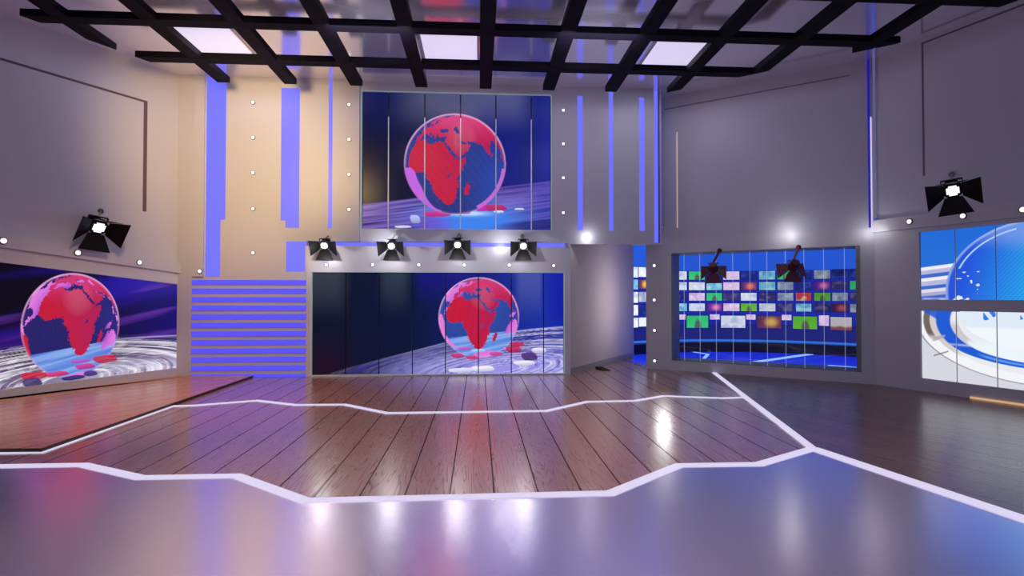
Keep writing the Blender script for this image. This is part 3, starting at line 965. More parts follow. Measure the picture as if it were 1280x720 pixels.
def pic_blue(U, V):
    """right screens; U from .738, V .22 .. 2.70 one picture behind both rows"""
    img = np.zeros(U.shape + (3,)) + L3((34, 112, 218))
    img = mixc(img, ss(2.0, 2.7, V) * .35, L3((24, 96, 216)))
    # white rails on the left
    for v0, w, c in ((2.03, .055, (240, 240, 250)), (1.84, .06, (244, 240, 250)), (1.66, .05, (225, 222, 238))):
        d = np.abs(V - (v0 + (U - .74) * .10))
        img = mixc(img, ss(w + .012, w, d), L3(c))
        img = mixc(img, ss(w + .03, w + .01, np.abs(V - (v0 - .07 + (U - .74) * .10))) * .5, L3((80, 96, 190)))
    # white machine rings of the lower part
    lowm = ss(1.60, 1.52, V)
    img = mixc(img, lowm, L3((236, 238, 246)))
    cu, cv = 2.15, 1.02

    def er(a, b, cu=cu, cv=cv):
        return np.sqrt(((U - cu) / a) ** 2 + ((V - cv) / b) ** 2)
    blue = L3((30, 92, 214))
    g = lowm

    def band(Rr, r0, r1, c, m=1.0, e=.012):
        nonlocal img
        img = mixc(img, g * ss(r0 - e, r0 + e, Rr) * ss(r1 + e, r1 - e, Rr) * m, L3(c))
    R = er(1.60, .93, 2.28, 1.25)
    img = mixc(img, g * ss(1.0, 1.02, R) * .55, L3((198, 200, 212)))
    band(R, .995, 1.012, (88, 96, 116), .8, .006)
    band(R, .86, .995, (247, 248, 252))
    band(R, .845, .86, (170, 172, 182), ss(.6, .9, V), .006)
    leftm = ss(1.35, 1.0, U)
    band(R, .70, .80, (196, 190, 188), leftm * .8)
    R2 = er(1.13, .70, 2.08, 1.22)
    band(R2, 1.06, 1.15, (112, 104, 96), ss(1.30, 1.15, U) * ss(.85, 1.0, V))
    band(R2, .985, 1.06, (214, 208, 204), ss(1.4, 1.2, U))
    band(R2, .80, .985, (30, 92, 214), ss(1.50, 1.40, U) * ss(.80, .86, V))
    band(R2, .70, .80, (206, 202, 206), ss(1.62, 1.5, U) * ss(.80, .9, V) * ss(1.25, 1.1, V))
    img = mixc(img, g * ss(.02, .005, np.abs((V - .63) - (U - .95) * .42)) * (U < 1.15) * (U > .93) * .8, L3((100, 102, 112)))
    tri = ss(0, .02, (1.0 - U) * .5 + (V - .88)) * ss(0, .02, .06 - np.abs(V - .90 - (U - 1) * .3))
    img = mixc(img, g * tri * ss(1.12, 1.08, U) * ss(.9, .94, U) * .8, L3((172, 168, 170)))
    R3 = er(1.30, .40, 2.42, .94)
    low = ss(.84, .80, V - (U - 1.3) * -.02)
    band(R3, .80, 1.0, (30, 92, 214), low)
    band(R3, .86, .93, (92, 156, 240), low * ss(1.5, 1.7, U))
    img = mixc(img, g * ss(.80, .78, R3) * ss(.95, .85, V), L3((238, 248, 255)))
    img = mixc(img, g * ss(1.06, 1.0, U) * ss(-.02, .02, V - 1.38 + (U - .74) * .62) * .95, blue)
    # globe
    X, Y = (U - 2.28) / 1.17, (V - 1.68) / 1.06
    r = np.sqrt(X * X + Y * Y)
    inm = ss(1.0, .99, r)
    t = ss(-.95, .35, X - .25 * Y)
    gc = L3((36, 84, 222)) + (L3((48, 188, 246)) - L3((36, 84, 222))) * t[..., None]
    h = (((X - Y * .8) * 21) % 1)
    gc = mixc(gc, (np.abs(h - .5) < .2) * (.30 * ss(-.75, -.4, X)), L3((14, 88, 212)))
    gc = mixc(gc, ss(.45, .8, Y + .25 * X) * .55, L3((140, 165, 240)))
    n = vnoise(X * 9, Y * 9)
    n2 = vnoise(X * 26, Y * 30)
    coast = (n * .55 + n2 * .45 > .70) * (X < -.60) * (X > -.93) * (Y > -.35) * (Y < .30)
    gc = mixc(gc, coast, L3((225, 238, 255)))
    img = mixc(img, inm * (V > 1.36) * 1.0, gc)
    # white inner disc reflecting in the lower screen
    d = np.sqrt(((U - 2.28) / .98) ** 2 + ((V - 1.32) / .52) ** 2)
    img = mixc(img, (V < 1.45) * ss(1.0, .98, d), L3((244, 250, 255)))
    img = mixc(img, (V < 1.45) * ss(1.0, .98, d) * ss(1.10, 1.15, V), L3((226, 238, 252)))
    sq = (np.floor((U * 14 + V * 9)) % 2 == 0) & (np.floor((V * 14 - U * 8)) % 3 != 0)
    img = mixc(img, (V < 1.45) * (V > 1.24) * (d < .9) * sq * (((U > 1.62) & (U < 1.78)) | ((U > 2.07) & (U < 2.3))), L3((44, 128, 235)))
    img = mixc(img, inm * ss(.95, .985, r) * (V > 1.5) * .5, L3((190, 215, 250)))
    img = mixc(img, ss(.014, .006, np.abs(r - .90)) * (X < -.2) * (Y > .35) * (V > 1.5), L3((170, 215, 255)))
    return img


def screen_mesh(name, pl, u0, u1, zlo, zhi, pic, d, parent, res=110, m=None):
    """panel front as a fine grid carrying its picture, with a solid body behind"""
    nu = max(3, int((u1 - u0) * res))
    nv = max(3, int((zhi(u0) - zlo(u0)) * res))
    a = np.linspace(u0, u1, nu)
    t = np.linspace(0, 1, nv)
    UU, TT = np.meshgrid(a, t)
    lo = np.vectorize(zlo)(a)
    hi = np.vectorize(zhi)(a)
    VV = lo[None, :] * (1 - TT) + hi[None, :] * TT
    col = np.clip(pic(UU, VV), 0, 2)
    P = np.array(pl.P)[:2]
    uu = np.array(pl.u)[:2]
    nn = np.array(pl.n)[:2]
    org = pl.pt(u0, zlo(u0), 0)
    if parent is not None:
        org = parent.location

    def grid(dd):
        xy = P[None, :] + UU.reshape(-1, 1) * uu[None, :] + dd * nn[None, :]
        return np.column_stack([xy, VV.reshape(-1)]) - np.array(org)[None, :]
    g = grid(d)
    idx = np.arange(nu * nv).reshape(nv, nu)
    q = np.stack([idx[:-1, :-1], idx[:-1, 1:], idx[1:, 1:], idx[1:, :-1]], -1).reshape(-1, 4)
    # back body: 4 corner vertices behind, plus side walls through the border
    cb = [pl.pt(u0, zlo(u0), d - .02), pl.pt(u1, zlo(u1), d - .02), pl.pt(u1, zhi(u1), d - .02), pl.pt(u0, zhi(u0), d - .02)]
    cb = np.array([np.array(v) - np.array(org) for v in cb])
    n0 = len(g)
    verts = np.vstack([g, cb])
    b0, b1, b2, b3 = n0, n0 + 1, n0 + 2, n0 + 3
    faces = [tuple(f) for f in q]
    faces.append((b0, b3, b2, b1))
    faces.append(tuple(list(idx[0, ::-1]) + [b0, b1]))
    faces.append(tuple(list(idx[-1, :]) + [b2, b3]))
    faces.append(tuple(list(idx[:, 0]) + [b3, b0]))
    faces.append(tuple(list(idx[::-1, -1]) + [b1, b2]))
    me = bpy.data.meshes.new(name)
    nq = len(q)
    tot = nq * 4 + sum(len(f) for f in faces[nq:])
    me.vertices.add(len(verts))
    me.vertices.foreach_set('co', verts.ravel())
    me.loops.add(tot)
    loops = np.concatenate([q.ravel()] + [np.array(f) for f in faces[nq:]])
    me.loops.foreach_set('vertex_index', loops.astype(np.int32))
    me.polygons.add(len(faces))
    starts = np.cumsum([0] + [len(f) for f in faces[:-1]])
    me.polygons.foreach_set('loop_start', starts.astype(np.int32))
    me.update(calc_edges=True)
    me.validate()
    at_ = me.color_attributes.new('picture', 'FLOAT_COLOR', 'POINT')
    cc = np.zeros((len(verts), 4), np.float32)
    cc[:, 3] = 1
    cc[:n0, :3] = col.reshape(-1, 3)
    at_.data.foreach_set('color', cc.ravel())
    o = link(name, me, m or M_screen, parent)
    if parent is None:
        o.location = org
    return o


def pchild(parent, name, pl, items, m):
    bm = bmesh.new()
    for poly, d0, d1 in items:
        prism(bm, [pl.pt(u, z, d0) for u, z in poly], [pl.pt(u, z, d1) for u, z in poly])
    bmesh.ops.translate(bm, verts=bm.verts, vec=-parent.location)
    return finish(bm, name, m, parent)


M_edge = mat('pale_screen_rim', (.4, .45, .45), .3, emis=(.10, .13, .13))
# wide lower screen, eight panels
scr = empty('video_screen', PB.pt((sL + sR) / 2, sB, .04))
tag(scr, 'wide screen of eight panels at floor level showing a red globe over white light rings', 'screen', 'globe screens')
pchild(scr, 'backing', PB, [(rect(sL, sR, sB, sT), .03, 0)], M_dark)
pchild(scr, 'frame', PB, [(rect(sL - .018, sL, sB - .012, sT + .01), .104, 0), (rect(sR, sR + .018, sB - .012, sT + .01), .104, 0),
                          (rect(sL, sR, sB - .012, sB), .104, 0), (rect(sL, sR, sT, sT + .01), .104, 0)], M_edge)
se = [sL, -2.672, -2.007, -1.337, -.67, .002, .678, 1.344, sR]
for a, b in zip(se, se[1:]):
    screen_mesh('display_panel', PB, a + .010, b - .010, K(sB), K(sT), pic_wide, .06, scr)
# upper screen, six panels with light joints
uL, uR, uB, uT = -2.385, 1.515, 2.99, 5.818
scr = empty('video_screen', PB.pt((uL + uR) / 2, uB, -.08))
tag(scr, 'tall upper screen showing a large red and blue globe, pale vertical joints', 'screen', 'globe screens')
pchild(scr, 'backing', PB, [(rect(uL, uR, uB, uT), -.09, -.12)], M_dark)
pchild(scr, 'frame', PB, [(rect(uL - .022, uL, uB - .005, uT + .01), .006, -.1), (rect(uR, uR + .014, uB - .005, uT + .01), .006, -.1),
                          (rect(uL, uR, uB - .005, uB), .006, -.1), (rect(uL, uR, uT, uT + .01), .006, -.1)], M_edge)
ue = [uL, -1.85, -1.11, -.373, .362, 1.104, uR]
for a, b in zip(ue, ue[1:]):
    screen_mesh('display_panel', PB, a + .012, b - .012, K(uB), K(uT), pic_upper, -.055, scr)
for a in ue[1:-1]:
    pchild(scr, 'joint_strip', PB, [(rect(a - .011, a + .011, uB, 5.31), -.05, -.08)], M_seamlight)
# left wall screen (continues beyond the frame)
scr = empty('video_screen', PL.pt(1.3, .2, -.03))
tag(scr, 'seamless screen on the left wall with a red globe against dark blue streaks', 'screen', 'globe screens')
pchild(scr, 'backing', PL, [(quad(uS0, uS, ZB, ZT), -.035, -.05)], M_dark)
pchild(scr, 'frame', PL, [([(uS - .022, ZB(uS) + .0), (uS, ZB(uS)), (uS, ZT(uS)), (uS - .022, ZT(uS))], .003, -.04)], mat('teal_screen_edge', (.05, .2, .3), .3, emis=(.01, .06, .14)))
screen_mesh('display_panel', PL, uS0, uS - .022, ZB, ZT, pic_left, -.01, scr, res=120)
# right wall screens: two rows
for (z0, z1, lab) in ((mb1, st2, 'upper row screen on the right wall showing the top of a blue globe'),
                      (sb2, mb0, 'lower row screen on the right wall showing white and blue rings')):
    scr = empty('video_screen', PR2.pt((s0 + s1) / 2, z0, -.04))
    tag(scr, lab, 'screen', 'blue and white screens on the right wall')
    pchild(scr, 'backing', PR2, [(rect(s0, s1, z0, z1), -.05, -.08)], M_seamlight)
    re_ = [s0 + .01, 1.26, 1.789, 2.32, 2.85, s1 - .01]
    for a, b in zip(re_, re_[1:]):
        screen_mesh('display_panel', PR2, a + .008, b - .008, K(z0 + .004), K(z1 - .004), pic_blue, -.012, scr, res=150 if a < 2.2 else 60)

# ------------------------------------------------------------------ monitor set behind the glass
def circ(a, b, c):
    ax, ay = a; bx, by = b; cx, cy = c
    d = 2 * (ax * (by - cy) + bx * (cy - ay) + cx * (ay - by))
    ux = ((ax * ax + ay * ay) * (by - cy) + (bx * bx + by * by) * (cy - ay) + (cx * cx + cy * cy) * (ay - by)) / d
    uy = ((ax * ax + ay * ay) * (cx - bx) + (bx * bx + by * by) * (ax - cx) + (cx * cx + cy * cy) * (bx - ax)) / d
    return Vector((ux, uy)), math.hypot(ax - ux, ay - uy)


CC, CR = circ((3.7, 14.75), (7.69, 15.6), (10.4, 13.9))
aS = math.atan2(15.4 - CC.y, 2.6 - CC.x)
aS, aE = math.radians(150), math.radians(12)


def arc_pts(r, a0, a1, n):
    return [(CC.x + r * math.cos(a0 + (a1 - a0) * i / n), CC.y + r * math.sin(a0 + (a1 - a0) * i / n)) for i in range(n + 1)]


def arc_wall(name, r0, r1, z0, z1, m, a0=aS, a1=aE, n=48):
    bm = bmesh.new()
    A, B = arc_pts(r0, a0, a1, n), arc_pts(r1, a0, a1, n)
    va = [[bm.verts.new((x, y, z)) for x, y in q] for q, z in ((A, z0), (A, z1), (B, z1), (B, z0))]
    for k in range(4):
        p, q = va[k], va[(k + 1) % 4]
        for i in range(n):
            bm.faces.new((p[i], p[i + 1], q[i + 1], q[i]))
    for i in (0, n):
        bm.faces.new([v[i] for v in va])
    return finish(bm, name, m, origin=(CC.x, CC.y, 0))


def tagst(o):
    o['kind'] = 'structure'
    return o


tagst(arc_wall('wall_set', CR + .02, CR + .15, .0, 3.7, M_sky))
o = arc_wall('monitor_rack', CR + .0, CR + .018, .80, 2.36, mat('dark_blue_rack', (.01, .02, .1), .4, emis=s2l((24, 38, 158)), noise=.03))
tag(o, 'curved dark blue rack carrying the rows of small monitors behind the glass', 'rack')
o = arc_wall('set_plinth', CR - .04, CR + .02, .34, .80, M_setbase)
tag(o, 'dark blue curved plinth under the wall of monitors behind the glass', 'plinth')
o = arc_wall('set_light_ring', CR - .05, CR - .005, .28, .34, M_cyan)
tag(o, 'curved light blue glowing line at the foot of the monitor wall', 'light line')
o = arc_wall('set_step', CR - .42, CR + .0, .004, .28, M_setdark)
tag(o, 'glossy black curved step at the foot of the monitor wall', 'step')
# glowing floor
fl = [p for p in arc_pts(CR - .42, aS, aE, 40)] + [PR1.pt(LEN_R1 + .3, 0, -.7)[:2], PR1.pt(.2, 0, -.7)[:2], PR1.pt(.05, 0, -.3)[:2], tuple(onz(805, 455.5)[:2]), tuple(onz(790, 453)[:2]), (4.13, 14.25)]
flat('floor', [Vector((x, y, 0)) for x, y in fl], 0, .005, M_setfloor, 'structure')


def floor_streak(px, w, lab, m):
    pts = [onz(*p, .01) for p in px]
    a, b = offset_pts(pts, w)
    bm = bmesh.new()
    poly = a + b[::-1]
    prism(bm, [(p.x, p.y, .006) for p in poly], [(p.x, p.y, .012) for p in poly])
    o = finish(bm, 'floor_light_line', m, origin=(pts[0].x, pts[0].y, 0))
    tag(o, lab, 'floor light')


floor_streak([(925, 455), (950, 451.5), (985, 446.5), (1020, 441.5)], .20, 'pale blue light line on the glowing blue floor behind the window', M_cyanw)
floor_streak([(845, 436.5), (885, 442.5), (880, 448)], .09, 'pale cyan bent light line at the left behind the window', M_cyanw)
floor_streak([(1035, 456.5), (1075, 459.5)], .10, 'short pale light line on the blue floor at the right behind the window', M_cyanw)


def circ_hit(px, r):
    d = ray(px, 371)
    dx, dy = d.x, d.y
    A = dx * dx + dy * dy
    B = -2 * (dx * CC.x + dy * CC.y)
    Cq = CC.x ** 2 + CC.y ** 2 - r * r
    t = (-B + math.sqrt(max(0, B * B - 4 * A * Cq))) / (2 * A)
    return math.atan2(dy * t - CC.y, dx * t - CC.x)


PALS = {
    'white': ((225, 232, 250), (190, 200, 235), (250, 250, 255)),
    'grey': ((150, 165, 195), (190, 200, 215), (110, 130, 175)),
    'green': ((60, 215, 130), (40, 190, 110), (90, 60, 90)),
    'lime': ((110, 200, 50), (80, 170, 50), (90, 70, 70)),
    'navy': ((26, 40, 130), (50, 70, 180), (20, 20, 80)),
    'magenta': ((120, 50, 170), (245, 140, 190), (80, 30, 150)),
    'orange': ((120, 60, 120), (245, 130, 90), (50, 30, 100)),
    'red': ((210, 60, 70), (225, 215, 170), (200, 80, 40)),
    'pink': ((235, 205, 240), (220, 170, 230), (245, 240, 255)),
    'cyan': ((120, 200, 230), (180, 230, 240), (90, 140, 230)),
    'maroon': ((110, 40, 70), (200, 100, 110), (50, 20, 60)),
    'sunset': ((130, 60, 80), (240, 190, 90), (60, 50, 110)),
    'dusk': ((60, 50, 120), (110, 100, 160), (40, 30, 90)),
    'desert': ((205, 200, 205), (150, 80, 70), (225, 220, 225)),
}


def mon_pic(kind, seed):
    a, b, c = [L3(k) for k in PALS[kind]]

    def f(U, V):
        u = (U - U.min()) / max(1e-6, U.max() - U.min())
        v = (V - V.min()) / max(1e-6, V.max() - V.min())
        img = np.zeros(U.shape + (3,)) + a
        if kind in ('green', 'lime'):
            img = mixc(img, ss(.2, .9, v) * .4, b)
            d = np.sqrt(((u - .52) / .17) ** 2 + ((v - .1) / .62) ** 2)
            img = mixc(img, ss(1.2, .7, d) * .85, c)
        elif kind == 'desert':
            img = mixc(img, ss(.45, .25, v + .12 * vnoise(u * 4 + seed, v)), b)
        elif kind in ('magenta', 'orange', 'sunset', 'maroon'):
            d = np.sqrt(((u - .6) / .3) ** 2 + ((v - .5) / .45) ** 2)
            img = mixc(img, ss(1.3, .1, d), b)
            img = mixc(img, ss(.3, 0, u) * .8, c)
        else:
            n = vnoise(u * 3.2 + seed, v * 2.4 + seed * 1.7)
            img = mixc(img, ss(.45, .85, n), b)
            n = vnoise(u * 5.2 + seed * 3, v * 3.4)
            img = mixc(img, ss(.6, .9, n) * .8, c)
        return img
    return f


def monitor(px0, px1, z0, z1, kind, label, group, rad=0.0, boost=1.0, seed=1.0):
    rad += .07
    a0, a1 = circ_hit(px0, CR - rad), circ_hit(px1, CR - rad)
    P = Vector((CC.x + (CR - rad) * math.cos(a0), CC.y + (CR - rad) * math.sin(a0)))
    Q = Vector((CC.x + (CR - rad) * math.cos(a1), CC.y + (CR - rad) * math.sin(a1)))
    pl = Plane(P, Q)
    w = (Q - P).length
    r = empty('monitor', pl.pt(w / 2, z0, 0))
    tag(r, label, 'monitor', group)
    fr = .014
    hs = pchild(r, 'housing', pl, [(rect(-fr, w + fr, z0 - fr, z1 + fr), 0, -.05)], M_monframe)
    p = mon_pic(kind, seed)
    screen_mesh('screen', pl, 0, w, K(z0), K(z1), (lambda U, V: p(U, V) * boost), .022, r, res=42, m=M_monitor).parent = hs


cols = [(838, 858), (861, 880.5), (883, 902), (904, 924), (926, 945.5), (949, 969), (972, 991.5), (995, 1014), (1018, 1038), (1040.5, 1060), (1063, 1083)]
rows_px = [(337.5, 348.5), (351.8, 362.2), (366, 376), (379.8, 389.8)]
zc = lambda y: EYE + (371 - y) / 676 * 15.15
rows_z = [(zc(b), zc(a)) for a, b in rows_px]
kinds = [
    ['white', 'green', 'navy', 'pink', 'navy', 'cyan', 'green', 'navy', 'grey', 'navy', 'navy'],
    ['white', 'white', 'cyan', 'pink', 'orange', 'cyan', 'grey', 'navy', 'magenta', 'dusk', 'green'],
    ['navy', 'pink', 'green', 'dusk', 'white', 'dusk', 'grey', 'red', 'lime', 'grey', 'dusk'],
    ['cyan', 'white', 'magenta', 'pink', 'lime', 'white', 'dusk', 'cyan', 'dusk', 'maroon', 'grey'],
]
CN = ['first', 'second', 'third', 'fourth', 'fifth', 'sixth', 'seventh', 'eighth', 'ninth', 'tenth', 'eleventh']
RN = ['top', 'second', 'third', 'fourth']
word = dict(white='white', grey='grey', green='bright green', lime='lime green', navy='dark blue', magenta='magenta', orange='orange glowing',
            red='red and yellow', pink='pale pink', cyan='pale cyan', maroon='maroon', sunset='sunset coloured', dusk='dim violet', desert='sandy')
for r_, (z0, z1) in enumerate(rows_z):
    for c_, (x0, x1) in enumerate(cols):
        k = kinds[r_][c_]
        b = .95 if c_ < 5 else (.75 if c_ < 8 else .6)
        monitor(x0, x1, z0, z1, k, 'small %s monitor behind the window, %s row, %s from the left' % (word[k], RN[r_], CN[c_]),
                'small monitors behind the window', 0, b, 1.3 * r_ + 2.1 * c_ + 1)
zb0, zb1 = zc(411.5), zc(395.8)
for i, (x0, x1, k) in enumerate(((858, 884.5, 'green'), (901, 931, 'white'), (945.5, 976, 'sunset'), (991, 1021, 'lime'), (1038, 1064.5, 'desert'))):
    monitor(x0, x1, zb0, zb1, k, 'large %s monitor in the bottom row behind the window, %s from the left' % (word[k], CN[i]),
            'large monitors in the bottom row', .10, .9 if i < 2 else .8, i * 3.3)
for i, (x0, x1, y1) in enumerate(((843, 856.5, 401), (887, 899, 401), (932.5, 944, 401), (977, 989, 401), (1023.5, 1036, 407))):
    monitor(x0, x1, zc(y1), zc(394.2), 'pink', 'small white monitor half hidden between the large ones, %s from the left' % CN[i],
            'white monitors between the large ones', .0, .95, i * 1.7)
# column pair seen through the doorway
dk = [('white', 'white'), ('cyan', 'sunset'), ('white', 'grey'), ('white', 'navy'), ('white', 'white')]
for i, (y0, y1) in enumerate(((331, 345), (348, 361), (364.5, 379), (382, 396), (399, 412))):
    za, zb = EYE + (371 - y1) / 676 * 14.3, EYE + (371 - y0) / 676 * 14.3
    monitor(784, 796.8, za, zb, dk[i][0], 'bright %s monitor seen through the doorway, left column, %s from the top' % (word[dk[i][0]], CN[i]),
            'monitors seen through the doorway', .02, 1.1, i + .5)
    monitor(798.2, 810, za + .02, zb - .0, dk[i][1], 'bright %s monitor seen through the doorway, right column, %s from the top' % (word[dk[i][1]], CN[i]),
            'monitors seen through the doorway', .02, 1.1, i + 4.5)

# ------------------------------------------------------------------ barn-door spotlights
def flap_me(w0, w1, ln, ang, roll, name):
    """trapezoid leaf hinged .1 m off the lens axis; local: light shines along -Y"""
    bm = bmesh.new()
    t = .004
    ca, sa = math.cos(ang), math.sin(ang)
    h = .088
    pts = []
    for off in (0, t):
        p0 = Vector((-w0, -.0 - off * 0, h + off))
        pts.append([Vector((-w0, 0, h + off)), Vector((w0, 0, h + off)), Vector((w1, -ln * ca, h + off + ln * sa)), Vector((-w1, -ln * ca, h + off + ln * sa))])
    prism(bm, pts[0], pts[1])
    cyl(bm, (-w0, 0, h + .003), (w0, 0, h + .003), .006, 8)
    bmesh.ops.rotate(bm, verts=bm.verts, cent=(0, 0, 0), matrix=Matrix.Rotation(roll, 3, 'Y'))
    bmesh.ops.translate(bm, verts=bm.verts, vec=(0, -.10, 0))
    bmesh.ops.recalc_face_normals(bm, faces=bm.faces)
    me = bpy.data.meshes.new(name)
    bm.to_mesh(me)
    bm.free()
    return me


def spotlight_parts(M):
    parts = []
    # housing: tapered octagonal can with cooling ridges
    bm = bmesh.new()
    prof = [(.105, -.10), (.105, -.02), (.085, .0), (.085, .16), (.06, .20)]
    bmesh.ops.create_cone(bm, cap_ends=True, segments=8, radius1=.104, radius2=.104, depth=.05,
                          matrix=Matrix.Translation((0, -.075, 0)) @ Matrix.Rotation(PI / 2, 4, 'X') @ Matrix.Rotation(PI / 8, 4, 'Z'))
    bmesh.ops.create_cone(bm, cap_ends=True, segments=24, radius1=.055, radius2=.072, depth=.16,
                          matrix=Matrix.Translation((0, .02, 0)) @ Matrix.Rotation(PI / 2, 4, 'X'))
    for k in range(4):
        bmesh.ops.create_cone(bm, cap_ends=True, segments=24, radius1=.074, radius2=.074, depth=.008,
                              matrix=Matrix.Translation((0, -.02 + .03 * k, 0)) @ Matrix.Rotation(PI / 2, 4, 'X'))
    me = bpy.data.meshes.new('housing'); bm.to_mesh(me); bm.free()
    parts.append(('housing', me, M))
    bm = bmesh.new()
    bmesh.ops.create_cube(bm, size=1, matrix=Matrix.Translation((0, -.104, 0)) @ Matrix.Diagonal((.12, .012, .12, 1)))
    es = [e for e in bm.edges if abs(e.verts[0].co.y - e.verts[1].co.y) > .005]
    bmesh.ops.bevel(bm, geom=es, offset=.022, segments=2, affect='EDGES')
    me = bpy.data.meshes.new('lens'); bm.to_mesh(me); bm.free()
    parts.append(('lens', me, M_lensb))
    for roll, w0, w1, ln, ang in ((0, .082, .15, .16, .50), (PI, .084, .165, .20, .95), (PI / 2, .084, .165, .20, .9), (-PI / 2, .084, .165, .20, .9)):
        parts.append(('barn_door', flap_me(w0, w1, ln, ang, roll, 'barn_door'), M))
    # yoke
    bm = bmesh.new()
    for s in (-1, 1):
        box(bm, (s * .098, .0, .035), (.008, .03, .12))
        cyl(bm, (s * .068, .0, 0), (s * .110, .0, 0), .014, 12)
    box(bm, (0, .0, .093), (.204, .03, .008))
    me = bpy.data.meshes.new('yoke'); bm.to_mesh(me); bm.free()
    parts.append(('yoke', me, M))
    return parts


SP = spotlight_parts(M_black)
SPR = [(n, me if i == 1 else me.copy(), m) for i, (n, me, m) in enumerate(spotlight_parts(M_blackred))]


def spotlight(loc, yaw, pitch, scale, label, group, parts, mount=None, roll=0.0, lens=True):
    r = empty('stage_spotlight', loc)
    r.rotation_mode = 'XYZ'
    r.rotation_euler = (pitch, roll, yaw)
    r.scale = (scale,) * 3
    tag(r, label, 'spotlight', group)
    for n, me, m in parts:
        o = bpy.data.objects.new(n, me)
        C.objects.link(o)
        if not me.materials:
            me.materials.append(m)
        o.parent = hs if n == 'lens' else r
        if n == 'housing':
            hs = o
    # bracket from the yoke to its wall point, built in world metres then brought into the lamp's own frame
    mw = Matrix.Translation(loc) @ Euler((pitch, roll, yaw)).to_matrix().to_4x4() @ Matrix.Diagonal((scale, scale, scale, 1))
    if mount is not None:
        top = mw @ Vector((0, .0, .096))
        bm = bmesh.new()
        cyl(bm, top, mount, .014 if parts is SP else .026, 12)
        dirn = (Vector(mount) - top).normalized()
        cyl(bm, Vector(mount) - dirn * .03, mount, .045, 16)
        bmesh.ops.transform(bm, matrix=mw.inverted(), verts=bm.verts)
        finish(bm, 'bracket', M_grey if parts is SP else M_blackred, r)
    return r, mw


spots = []
for i, (x, y) in enumerate(((406.5, 304), (490, 304.5), (572, 303), (654, 304.5))):
    p = at(x, y, 10.72)
    yaw = [.05, .0, .03, -.05][i]
    u, z = PB.uz(x, 293, 0)
    mt = (p.x + .02, BY - .001, 2.80 + .06)
    lab = ['black barn-door spotlight above the left end of the wide screen, leftmost of the four',
           'black barn-door spotlight second from left above the wide screen, in the white glow',
           'black barn-door spotlight third from left above the wide screen',
           'black barn-door spotlight above the right end of the wide screen, rightmost of the four'][i]
    spots.append(spotlight(p, yaw, math.radians(33), 1.02, lab, 'spotlights above the wide screen', SP, mount=mt))
# left wall lamp
p = at(120, 279.5, 9.35)
u, z = PL.uz(126, 276, -.02)
spots.append(spotlight(p, 1.0, math.radians(33), 1.45, 'black barn-door spotlight mounted high on the left wall', 'spotlights on the side walls', SP,
                       mount=PL.pt(u, z + .18, -.02), roll=.10))
# right wall lamp
p = at(1190, 234, 7.75)
u, z = PR2.uz(1190, 230, -.02)
spots.append(spotlight(p, -.74, math.radians(33), 1.22, 'black barn-door spotlight mounted high on the right wall', 'spotlights on the side walls', SP,
                       mount=PR2.pt(u, z + .16, -.02), roll=-.10))
# two lamps in front of the window, pointing through it
for x, y, dep, yw, lab in ((891.5, 334, 11.0, PI - .45, 'dark maroon spotlight hanging before the window glass at its left'),
                           (992.5, 331, 10.1, PI - .25, 'dark maroon spotlight hanging before the window glass near its middle')):
    u, z = PR1.uz(x + 5, 314, .2)
    dd = .36
    u2, z2 = PR1.uz(x, y, dd)
    p = PR1.pt(u2, z2, dd)
    spotlight(p, yw, math.radians(28), 1.0, lab, 'maroon spotlights in front of the window', SPR, mount=PR1.pt(u2 + .06, wt + .03, 0))


# ------------------------------------------------------------------ lights
def light(kind, name, loc, energy, col, size=.1, rot=None, target=None, **kw):
    d = bpy.data.lights.new(name, kind)
    d.energy = energy
    d.color = col
    if kind == 'AREA':
        d.shape = 'RECTANGLE'
        d.size = size[0]
        d.size_y = size[1]
    else:
        d.shadow_soft_size = size
    for k, v in kw.items():
        setattr(d, k, v)
    o = bpy.data.objects.new(name, d)
    C.objects.link(o)
    o.location = loc
    if target is not None:
        o.rotation_euler = (Vector(target) - Vector(loc)).to_track_quat('-Z', 'Y').to_euler()
    return o


# the three ceiling panels
for x in (-4.53, -.5, 3.53):
    light('AREA', 'ceiling_panel_light', (x, 9.5, CEIL - .03), 17, (.84, .78, 1), (.9, .9), target=(x, 9.5, 0))
# warm light washing the tan corner
light('SPOT', 'warm_wash', (-3.3, 6.2, 4.6), 1200, (1, .655, .24), .3, target=(-4.55, 11.1, 4.45), spot_size=math.radians(68), spot_blend=1.0)
light('SPOT', 'warm_floor_wash', (-3.6, 6.6, 5.2), 720, (1, .62, .36), .3, target=(-5.0, 9.3, 0), spot_size=math.radians(80), spot_blend=1.0)  # added spot without a fixture, warms the left boards
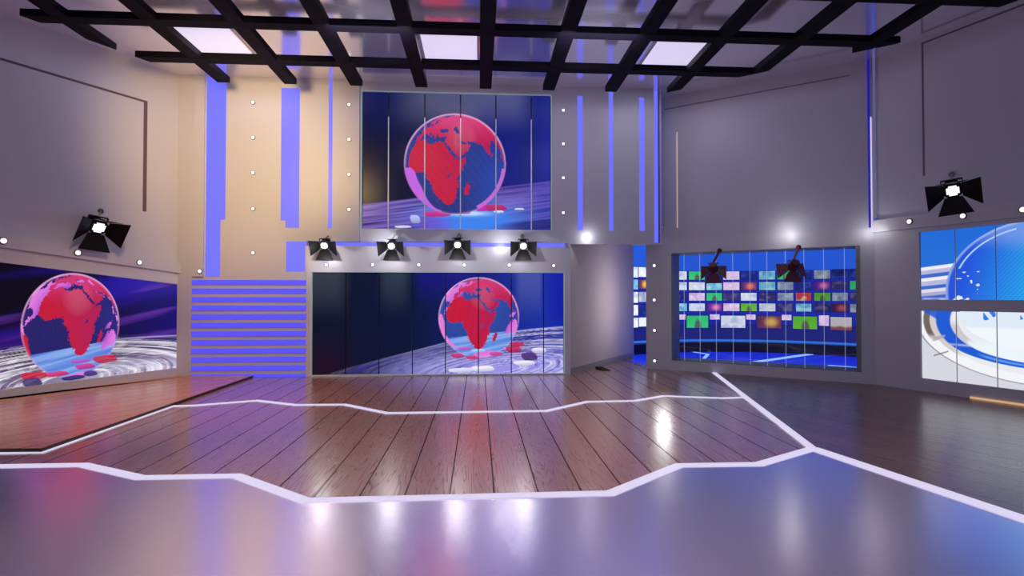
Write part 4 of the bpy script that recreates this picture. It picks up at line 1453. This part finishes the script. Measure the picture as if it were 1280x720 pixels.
# unseen fill added between the beams, aimed straight down to brighten the boards
for x, y in ((-1.6, 7.1), (1.8, 7.1), (-1.6, 4.0), (1.8, 4.0)):
    light('AREA', 'added_board_fill', (x, y, 5.4), 27, (1, .84, .84), (1.2, .8), target=(x, y, 0), spread=math.radians(105))
    light('AREA', 'added_ceiling_fill', (x, y + .9, 5.3), 11, (.84, .80, 1), (1.2, .5), target=(x, y + 1.6, 6.0))  # added upward fill, brightens the ceiling
# broad studio light from above and behind the camera
light('AREA', 'studio_key', (0, -2.0, 5.2), 82, (.82, .76, 1), (8, 3), target=(1.5, 9, 1.5))
# pools of white light close to the walls
for px, py, pl, d, e in ((486, 302, PB, .30, 10), (627, 304, PB, .28, 5), (735, 296, PB, .13, 2.2), (985, 290, PR1, .28, 4), (1086, 288, PR1, .24, 2)):
    u, z = pl.uz(px, py, d)
    light('POINT', 'wall_glow', pl.pt(u, z, d), e, (1, .97, .98), .02)
# spotlights shining from the fixtures to the floor
for r, mw in spots[:4]:
    a = mw @ Vector((0, -.14, 0))
    b = mw @ Vector((0, -1.0, 0))
    light('POINT', 'spot_spill', mw @ Vector((0, -.42, -.12)), 7.5, (1, .98, 1), .01)
    light('SPOT', 'spot_beam', a, 4, (1, .95, 1), .03, target=b, spot_size=math.radians(80), spot_blend=.6)
light('SPOT', 'added_streak_spot', at(829, 408, 10.6), 15, (.95, .96, 1), .12, target=(2.0, 4.4, 0), spot_size=math.radians(60), spot_blend=.8)  # added spot with no fixture, makes the bright streak on the boards
light('AREA', 'added_corridor_fill', (3.95, 12.3, 1.5), 10, (1, .90, .84), (1.0, 1.6), target=(2.9, 12.9, 1.5))  # added unseen panel, brightens the corridor wall

w = bpy.data.worlds.new('studio_ambient')
bpy.context.scene.world = w
w.use_nodes = True
bg = w.node_tree.nodes['Background']
bg.inputs[0].default_value = (.48, .46, .85, 1)
bg.inputs[1].default_value = .27

sc = bpy.context.scene
sc.view_settings.view_transform = 'Standard'
sc.view_settings.look = 'None'
sc.view_settings.gamma = 1
sc.view_settings.exposure = 0
sc.view_settings.use_curve_mapping = False
